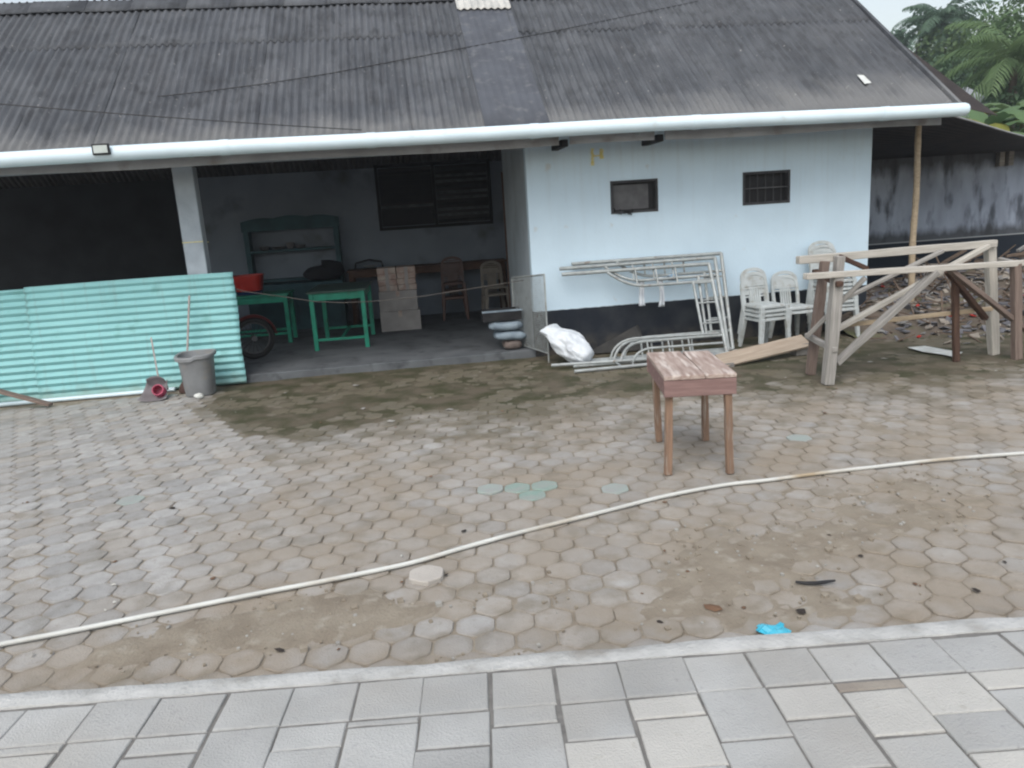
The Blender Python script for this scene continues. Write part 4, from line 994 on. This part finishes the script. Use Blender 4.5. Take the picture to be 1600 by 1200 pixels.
P = [E0.lerp(E1, t)+Vector((0, -.01, .012+.012*math.sin(t*9))) for t in np.linspace(0, 1, 30)]
MB().tube(P, .014, 8).build('edge_trim', FASC, ln, True)
bp_ = empty('bamboo_post', (5.70, .08, 0), 'upright bamboo pole carrying the lean-to roof beside the white wall', 'post')
P = [Vector((5.68+.03*math.sin(i*.5)*.3, .08, .0+2.93*i/24)) for i in range(25)]
MB().tube(P, [.047-.008*i/24+(.004 if i % 3 == 0 else 0) for i in range(25)], 12).build('pole', BAMB, bp_, True)
for i, (u, v) in enumerate(((1566, 215), (1580, 217))):
    p = onY(u, v, 3.9); b = MB().box((p.x-.055, 3.85, 2.25), (p.x+.055, 3.97, p.z)); o = b.build('stub_post', GREYW, ln, bevel=.006)
# rubble mound
def moundz(x, y):
    d = np.exp(-(((x-6.6)/2.0)**2+((y-.9)/1.1)**2))*.52+np.exp(-(((x-5.0)/.7)**2+((y+.15)/.55)**2))*.26+np.exp(-(((x-8.6)/1.6)**2+((y-.6)/1.2)**2))*.5
    return d*(.75+.5*fbm(x*2.3, y*2.3, 81))-.02
mx, my = np.meshgrid(np.linspace(4.3, 11.5, 110), np.linspace(-1.9, 3.9, 90)); mz = moundz(mx, my)-.012+.03*(fbm(mx*9, my*9, 91)-.5)
V = np.stack([mx, my, mz], -1).reshape(-1, 3).tolist(); I = np.arange(110*90).reshape(90, 110)
F = np.stack([I[:-1, :-1], I[:-1, 1:], I[1:, 1:], I[1:, :-1]], -1).reshape(-1, 4).tolist()
RUB = [mat('rubble_earth', (.13, .105, .085), (.09, .075, .06), scale=6., spots=(.1, .11, .05), spot_scale=2., bump=.4), mat('grey_shard', (.155, .155, .17), (.11, .11, .12), scale=9.), mat('pale_shard', (.27, .265, .255), (.2, .195, .19), scale=9.),
       mat('stick_wood', (.17, .125, .095), (.11, .08, .06), scale=9.), RED, MATS['brown_paving_stone']]
b = MB().add(V, F, 0)
for k in range(1500):
    x = random.gauss(6.6, 1.7); y = random.gauss(.2, .95)
    if x < 5.08 and y > -.02: continue
    if x < 4.6 or x > 11 or y < -1.75 or y > 3.6: continue
    z = float(moundz(np.array(x), np.array(y)))
    a = Vector((random.gauss(0, 1), random.gauss(0, 1), random.gauss(0, .35))).normalized(); c = a.cross(Vector((random.gauss(0, .3), random.gauss(0, .3), 1))).normalized(); d = a.cross(c)
    r_ = random.random()
    if r_ < .72: l_ = random.uniform(.05, .16); b.obox((x, y, z+.01), a*l_, c*l_*random.uniform(.5, .9), d*.014, random.choice([1, 1, 1, 1, 2, 5, 5]))
    elif r_ < .94: b.bar((x, y, z+.01), Vector((x, y, z+.02))+a*random.uniform(.15, .6), .018, .015, 3)
    else: l_ = random.uniform(.04, .1); b.obox((x, y, z+.02), a*l_, c*l_, d*.01, random.choice([2, 2, 2, 1, 4]))
for k in range(36):                       # split firewood at the top of the heap
    x = random.uniform(6.6, 9.4); y = random.uniform(.8, 1.6); z = float(moundz(np.array(x), np.array(y)))+random.uniform(.02, .16); a = Vector((random.uniform(.6, 1), random.gauss(0, .2), random.gauss(0, .12))).normalized()
    b.bar((x, y, z), Vector((x, y, z))+a*random.uniform(.5, 1.2), .05, .04, random.choice([3, 3, 2, 5]))
o = b.build('rubble_heap', RUB); tag(o, 'heap of grey tile shards, sticks and earth behind the trestle', 'rubble', kind='stuff')
# pale torn sheet on the ground
pts = [onZ(u, v, .012) for u, v in ((1418, 545), (1445, 543), (1478, 547), (1504, 553), (1492, 560), (1470, 555), (1440, 551))]; c = sum(pts, Vector())/len(pts)
b = MB(); n = len(pts); b.add([(c.x, c.y, .035)]+[(p.x, p.y, .014+random.uniform(0, .02)) for p in pts], [(0, 1+i, 1+(i+1) % n) for i in range(n)])
o = b.build('torn_sheet', PAPER); s_ = o.modifiers.new('t', 'SOLIDIFY'); s_.thickness = .003; tag(o, 'torn pale plastic sheet lying on the ground under the trestle', 'scrap')

# ------------------------------------------------------------------ pipe across the yard and litter
PIPE = mat('dirty_conduit', (.62, .63, .60), (.50, .50, .47), rough=.5, scale=2.5, spots=(.36, .29, .20), spot_scale=1.6, spot_lo=.52, spot_hi=.68, bump=.05)
ctrl = [(-120, 1032), (0, 1007), (100, 988), (200, 968), (400, 928), (520, 905), (640, 880), (720, 857), (800, 835), (880, 815), (960, 795), (1040, 775), (1130, 758), (1200, 750), (1300, 737), (1380, 728), (1450, 720), (1530, 713), (1600, 708), (1720, 700)]
P = [onZ(u, v, .020) for u, v in ctrl]
Q = []
for i in range(len(P)-1):
    p0, p1, p2, p3 = P[max(i-1, 0)], P[i], P[i+1], P[min(i+2, len(P)-1)]
    for t in np.linspace(0, 1, 6)[:-1]: Q.append(.5*((2*p1)+(p2-p0)*t+(2*p0-5*p1+4*p2-p3)*t*t+(3*p1-p0-3*p2+p3)*t**3))
Q.append(P[-1])
tag(MB().tube(Q, .0135, 10).build('conduit_pipe', PIPE, None, True), 'long thin white pipe bending across the whole yard', 'pipe')
V, F = hexgeo(3)
o = obj('loose_paver', mesh('loose_paver', [(x, y, z) for x, y, z in V], F, mat('pale_paver_concrete', (.46, .43, .39), (.40, .37, .335), scale=9., bump=.35, bscale=90.)), None, Matrix.Translation((-1.75, -6.32, .030)) @ Matrix.Rotation(KA+.03, 4, 'Z') @ Matrix.Rotation(.02, 4, 'X')); tag(o, 'loose pale hexagonal paver sitting on top of the others near the pipe', 'paver')
# blue plastic behind the kerb
p = onZ(1208, 987, .0); b = MB(); rw = random.Random(4)
hts = [[rw.uniform(.002, .05)*(1-abs(i-3.)/4.2)*(1-abs(j-2)/3.2)+.006 for i in range(8)] for j in range(6)]
b.grid(8, 6, lambda u_, v_: (p.x+(u_-.5)*.15*(1-.35*abs(v_-.5))+.012*math.sin(9*v_), p.y+(v_-.5)*.11+.014*math.sin(7*u_), hts[int(round(v_*5))][int(round(u_*7))]))
o = b.build('blue_wrapper', BLUE); s_ = o.modifiers.new('t', 'SOLIDIFY'); s_.thickness = .0012; tag(o, 'bright blue plastic wrapper crumpled on the ground behind the kerb', 'wrapper')
P = [onZ(u, v, .018) for u, v in ((1243, 909), (1258, 911), (1275, 911), (1290, 909), (1305, 907))]
tag(MB().tube(P, [.006, .009, .010, .009, .005], 7).build('dark_stick', CABLE, None, True), 'short dark stick lying on the pavers above the blue wrapper', 'stick')
LIT = [mat('dark_leaf_litter', (.045, .035, .03), (.03, .025, .022)), mat('pale_chip', (.55, .54, .5), (.45, .44, .4)), mat('brown_leaf', (.17, .10, .06), (.12, .07, .045)), mat('grey_chip', (.34, .33, .30), (.26, .25, .23)), SOIL]
b = MB()
def flake(p, s_, mi, n=6):
    a0 = random.uniform(0, 6); V = [(p.x, p.y, .012+s_*.15)]; e = random.uniform(.4, .9)
    for k in range(n): a = 2*math.pi*k/n; rr = s_*random.uniform(.7, 1.2); x, y = rr*math.cos(a), rr*e*math.sin(a); V.append((p.x+x*math.cos(a0)-y*math.sin(a0), p.y+x*math.sin(a0)+y*math.cos(a0), .006+random.uniform(0, s_*.2)))
    b.add(V, [(0, 1+k, 1+(k+1) % n) for k in range(n)], mi)
for u, v, s_, mi in ((725, 831, .028, 0), (1253, 958, .032, 0), (1525, 924, .03, 0), (1113, 952, .05, 2), (697, 900, .018, 0), (437, 1018, .03, 0), (1345, 870, .016, 0), (1296, 838, .018, 0), (270, 795, .03, 0), (1570, 880, .018, 0), (165, 955, .016, 1), (628, 870, .016, 1), (178, 915, .02, 1), (180, 942, .015, 1)): flake(onZ(u, v), s_, mi)
for k in range(420):
    x = random.uniform(-7, 6); y = -7.3+7*random.random()**1.6
    if moss_mask(np.array(x), np.array(y)) < .3 and random.random() < .72: continue
    flake(Vector((x, y, 0)), random.uniform(.006, .020), random.choice([0, 3, 3, 2, 2, 2]))
for k in range(1300):
    x = random.uniform(-4.2, 2.2); y = random.uniform(-7.25, -5.4)
    if dirt_mask(np.array(x), np.array(y)) < .45: continue
    p = Vector((x, y, .004)); r_ = random.uniform(.003, .011) if random.random() < .93 else random.uniform(.012, .024)
    b.obox((x, y, .004+r_*.3), (r_*1.6, r_*.5, 0), (-r_*.4, r_*1.4, r_*.3), (0, r_*.2, r_), random.choice([4, 4, 4, 3]))
for k in range(9):
    x = random.uniform(-3.6, 4); y = random.uniform(-2.8, -.5); flake(Vector((x, y, 0)), random.uniform(.03, .07), 3, 8)
tag(b.build('litter', LIT), 'scattered leaf scraps and pale chips over the yard', 'litter', kind='stuff')

# ------------------------------------------------------------------ beyond: house roof and trees
hs_ = empty('grey_house', (20.5, 19, 0), 'low house with grey sheet roof half hidden among the trees', 'house')
MB().box((15.5, 18, -.08), (22, 24, 3.9)).build('wall', GAB, hs_)
b = MB(); P = [(15.0, 17.4, 4.1), (22.6, 17.4, 4.1), (22.6, 21, 5.9), (15.0, 21, 5.9), (22.6, 24.6, 4.1), (15, 24.6, 4.1)]
b.add(P, [(0, 1, 2, 3), (3, 2, 4, 5), (0, 3, 5), (1, 4, 2)]); b.build('roof', mat('far_grey_roof', (.34, .36, .38), (.22, .23, .25), scale=1.2), hs_)
for x in (16.5, 18.7, 20.6): MB().box((x, 17.96, 1.6), (x+1, 17.995, 2.8)).build('window', WF, hs_)

BARK = mat('tree_bark', (.12, .095, .075), (.08, .065, .05), scale=4.)
def leafmat(n, a, c): return mat(n, a, c, rough=.6, scale=.9, bump=0, trans=.3, contrast=(.3, .7))
LF = [leafmat('leaf_mid', (.10, .175, .08), (.13, .205, .09)), leafmat('leaf_dark', (.075, .135, .075), (.10, .165, .085)), leafmat('leaf_light', (.145, .215, .095), (.105, .175, .075)), leafmat('leaf_bluish', (.095, .165, .115), (.125, .195, .13))]  # leaf colours lightened so they carry part of the haze on the trees
def broad_tree(loc, ht, rad, label, li, seed, n=5200, leaf=.16, low=.30):
    r_ = random.Random(seed); t = empty('broadleaf_tree', loc, label, 'tree', 'trees beyond the wall'); L0 = Vector(loc); b = MB(); tips = []
    top_ = L0+Vector((r_.uniform(-.5, .5), r_.uniform(-.5, .5), ht*.62)); b.tube([L0, L0.lerp(top_, .5)+Vector((r_.uniform(-.2, .2), 0, 0)), top_], [ht*.028, ht*.021, ht*.012], 8)
    for k in range(13):
        s_ = L0.lerp(top_, r_.uniform(.35, 1)); a = 2*math.pi*k/13+r_.uniform(-.3, .3); e = s_+Vector((math.cos(a)*rad*r_.uniform(.35, .85), math.sin(a)*rad*r_.uniform(.35, .85), ht*r_.uniform(.02, .34)))
        b.tube([s_, s_.lerp(e, .5)+Vector((0, 0, .3)), e], [ht*.011, ht*.007, ht*.003], 6); tips.append(e)
    b.build('trunk', BARK, t, True)
    C0 = L0+Vector((0, 0, ht*(.5+low*.5))); cl = [(e, rad*r_.uniform(.22, .38)) for e in tips]
    for k in range(16):
        v = Vector((r_.gauss(0, 1), r_.gauss(0, 1), r_.gauss(0, 1))).normalized()*r_.uniform(.5, 1); cl.append((C0+Vector((v.x*rad*.8, v.y*rad*.8, v.z*ht*(.5-low*.5)*.85)), rad*r_.uniform(.16, .34)))
    V = []; F = []
    for k in range(n):
        c, cr = r_.choice(cl); v = Vector((r_.gauss(0, 1), r_.gauss(0, 1), r_.gauss(0, .8))).normalized()*cr*r_.random()**.4
        p = c+v; d = Vector((r_.gauss(0, 1), r_.gauss(0, 1), r_.gauss(-.3, .6))).normalized(); s_ = d.cross(Vector((r_.gauss(0, .5), r_.gauss(0, .5), 1))).normalized(); l_ = leaf*r_.uniform(.7, 1.4)
        o = len(V); V += [p-d*l_*.1, p+d*l_*.5+s_*l_*.32, p+d*l_*1.1-Vector((0, 0, l_*.15)), p+d*l_*.5-s_*l_*.32]; F.append((o, o+1, o+2, o+3))
    obj('crown', mesh('crown', V, F, LF[li]), t); return t
def at_px(u, v, Y): return onY(u, v, Y)
def palm(loc, ht, label, seed, nf=17, fl=3.2, li=3):
    r_ = random.Random(seed); t = empty('coconut_palm', loc, label, 'palm', 'trees beyond the wall'); L0 = Vector(loc); ln_ = Vector((r_.uniform(-.8, .8), r_.uniform(-.4, .4), 0))
    P = [L0+ln_*(q*q)+Vector((0, 0, ht*q)) for q in np.linspace(0, 1, 12)]; MB().tube(P, [.22-.09*i/11 for i in range(12)], 10).build('trunk', BARK, t, True); T = P[-1]
    for k in range(nf):
        a = k*2.399+r_.uniform(-.2, .2); el = R(75-100*(k/nf)+r_.uniform(-8, 8)); dirh = Vector((math.cos(a), math.sin(a), 0)); L_ = fl*r_.uniform(.85, 1.1); pts = []
        p = T.copy(); e = el
        for i in range(13): pts.append(p.copy()); p = p+(dirh*math.cos(e)+Vector((0, 0, 1))*math.sin(e))*L_/12; e -= R(6.5+3*(i/12))
        b = MB(); b.tube(pts, [.03-.002*i for i in range(13)], 5)
        sd_ = dirh.cross(Vector((0, 0, 1)))
        for i in range(1, 12):
            for sub in (0, .5):
                c = pts[i].lerp(pts[i+1], sub); fwd = (pts[i+1]-pts[i]).normalized(); l_ = L_*.24*math.sin(math.pi*(.12+.8*(i+sub)/12.5))
                for sg in (-1, 1):
                    d = (sd_*sg*.8+fwd*.55+Vector((0, 0, -.45+r_.uniform(-.15, .1)))).normalized(); wv = fwd*.045
                    m_ = c+d*l_*.55+Vector((0, 0, .02)); e_ = c+d*l_-Vector((0, 0, .16*l_)); b.add([c-wv*.6, c+wv*.6, m_+wv, e_, m_-wv], [(0, 1, 2, 3, 4)])
        b.build('frond', LF[li], t)
    return t
def banana(loc, ht, label, seed, li=2, nl=9):
    r_ = random.Random(seed); t = empty('banana_plant', loc, label, 'banana plant', 'banana plants beyond the wall'); L0 = Vector(loc); T = L0+Vector((0, 0, ht))
    MB().tube([L0, L0.lerp(T, .5), T], [.14, .11, .07], 10).build('stem', mat('banana_stem', (.14, .16, .06), (.10, .10, .05), scale=5.), t, True)
    for k in range(nl):
        a = k*2.399+r_.uniform(-.3, .3); el = R(r_.uniform(25, 70)); dirh = Vector((math.cos(a), math.sin(a), 0)); sd_ = dirh.cross(Vector((0, 0, 1))); L_ = r_.uniform(1.7, 2.4); p = T-Vector((0, 0, r_.uniform(0, .3))); e = el; pts = []
        for i in range(15): pts.append(p.copy()); p = p+(dirh*math.cos(e)+Vector((0, 0, 1))*math.sin(e))*L_/14; e -= R(7.5+r_.uniform(-1, 2))
        b = MB()
        def fn(u_, v_):
            i = min(13, int(v_*14)); c = pts[i].lerp(pts[i+1], v_*14-i); w_ = .30*min(1, max(0, (v_-.12)/.15))**.6*(max(0, 1-v_)**.45) if v_ > .12 else .015; s_ = u_*2-1
            return c+sd_*s_*w_-Vector((0, 0, .30*abs(s_)**1.3*w_))+Vector((0, 0, .02*math.sin(v_*40+s_*3)*abs(s_)))
        b.grid(7, 22, fn); b.build('leaf', LF[li] if r_.random() < .8 else MATS['yellow_leaf'], t, True)
    return t
leafmat('yellow_leaf', (.26, .24, .05), (.2, .22, .05))
def base(u, Y): p = onY(u, 330, Y); return (p.x, Y, -.08)
palm(base(1456, 34), onY(1456, 34, 34).z, 'bluish coconut palm with upright crown above the roof end', 5, 24, 3.0, 3)
palm(base(1560, 17), onY(1572, 92, 17).z, 'coconut palm with long arching fronds near the right photo edge', 6, 20, 3.4, 2)
def bt(u, v, Y, rad, label, li, seed, n, leaf, low=.3): return broad_tree(base(u, Y), onY(u, v, Y).z*1.06, rad, label, li, seed, n, leaf, low)
bt(1412, 30, 38, 3.4, 'pale green tree just right of the roof slope', 3, 11, 8000, .26, .35)
bt(1462, 20, 40, 3.8, 'dense bluish tree around the far palm', 3, 12, 9500, .27, .3)
bt(1602, -40, 24, 3.4, 'tall open-crowned tree at the upper right corner', 0, 13, 5200, .20, .55)
bt(1535, 15, 32, 3.6, 'loose green tree between bluish palm and corner tree', 2, 14, 7000, .24, .45)
bt(1625, 80, 17, 3.0, 'dark bushy tree low at the right photo edge', 1, 15, 8000, .17, .1)
bt(1500, 72, 29, 3.8, 'broad dark green tree right behind the grey house', 1, 16, 9500, .22, .1)
bt(1570, 60, 28, 3.6, 'mid green tree under the arching palm fronds', 0, 20, 9000, .2, .1)
bt(1425, 60, 46, 4.8, 'far hazy tree showing just above the roof slope', 3, 17, 8000, .3, .1)
bt(1720, -10, 30, 4.5, 'tall tree beyond the right photo edge', 0, 18, 5000, .24, .2)
for i, (u, v, Y, lab) in enumerate(((1530, 165, 7.5, 'banana plant with broad drooping leaves just above the lean-to edge'), (1588, 150, 8.5, 'tall banana plant at the right edge over the boundary wall'), (1560, 185, 6.6, 'low banana plant with a yellowing leaf behind the boundary wall'), (1640, 160, 7.2, 'banana plant partly beyond the right photo edge'))):
    banana(base(u, Y), onY(u, v+12, Y).z-.25, lab, 40+i, [0, 2, 2, 0][i], 10)

# ------------------------------------------------------------------ damp air
hm = bpy.data.materials.new('damp_air'); hm.use_nodes = True; hn = hm.node_tree
for n_ in list(hn.nodes):
    if n_.type == 'BSDF_PRINCIPLED': hn.nodes.remove(n_)
pv = hn.nodes.new('ShaderNodeVolumePrincipled'); pv.inputs['Color'].default_value = (.86, .93, 1, 1); pv.inputs['Density'].default_value = .0013; pv.inputs['Anisotropy'].default_value = .2
hn.links.new(pv.outputs[0], hn.nodes['Material Output'].inputs['Volume'])
tag(MB().box((-60, -30, -1.1), (80, 75, 22)).build('haze', hm), 'thin damp air over the yard and trees', 'haze', kind='stuff')
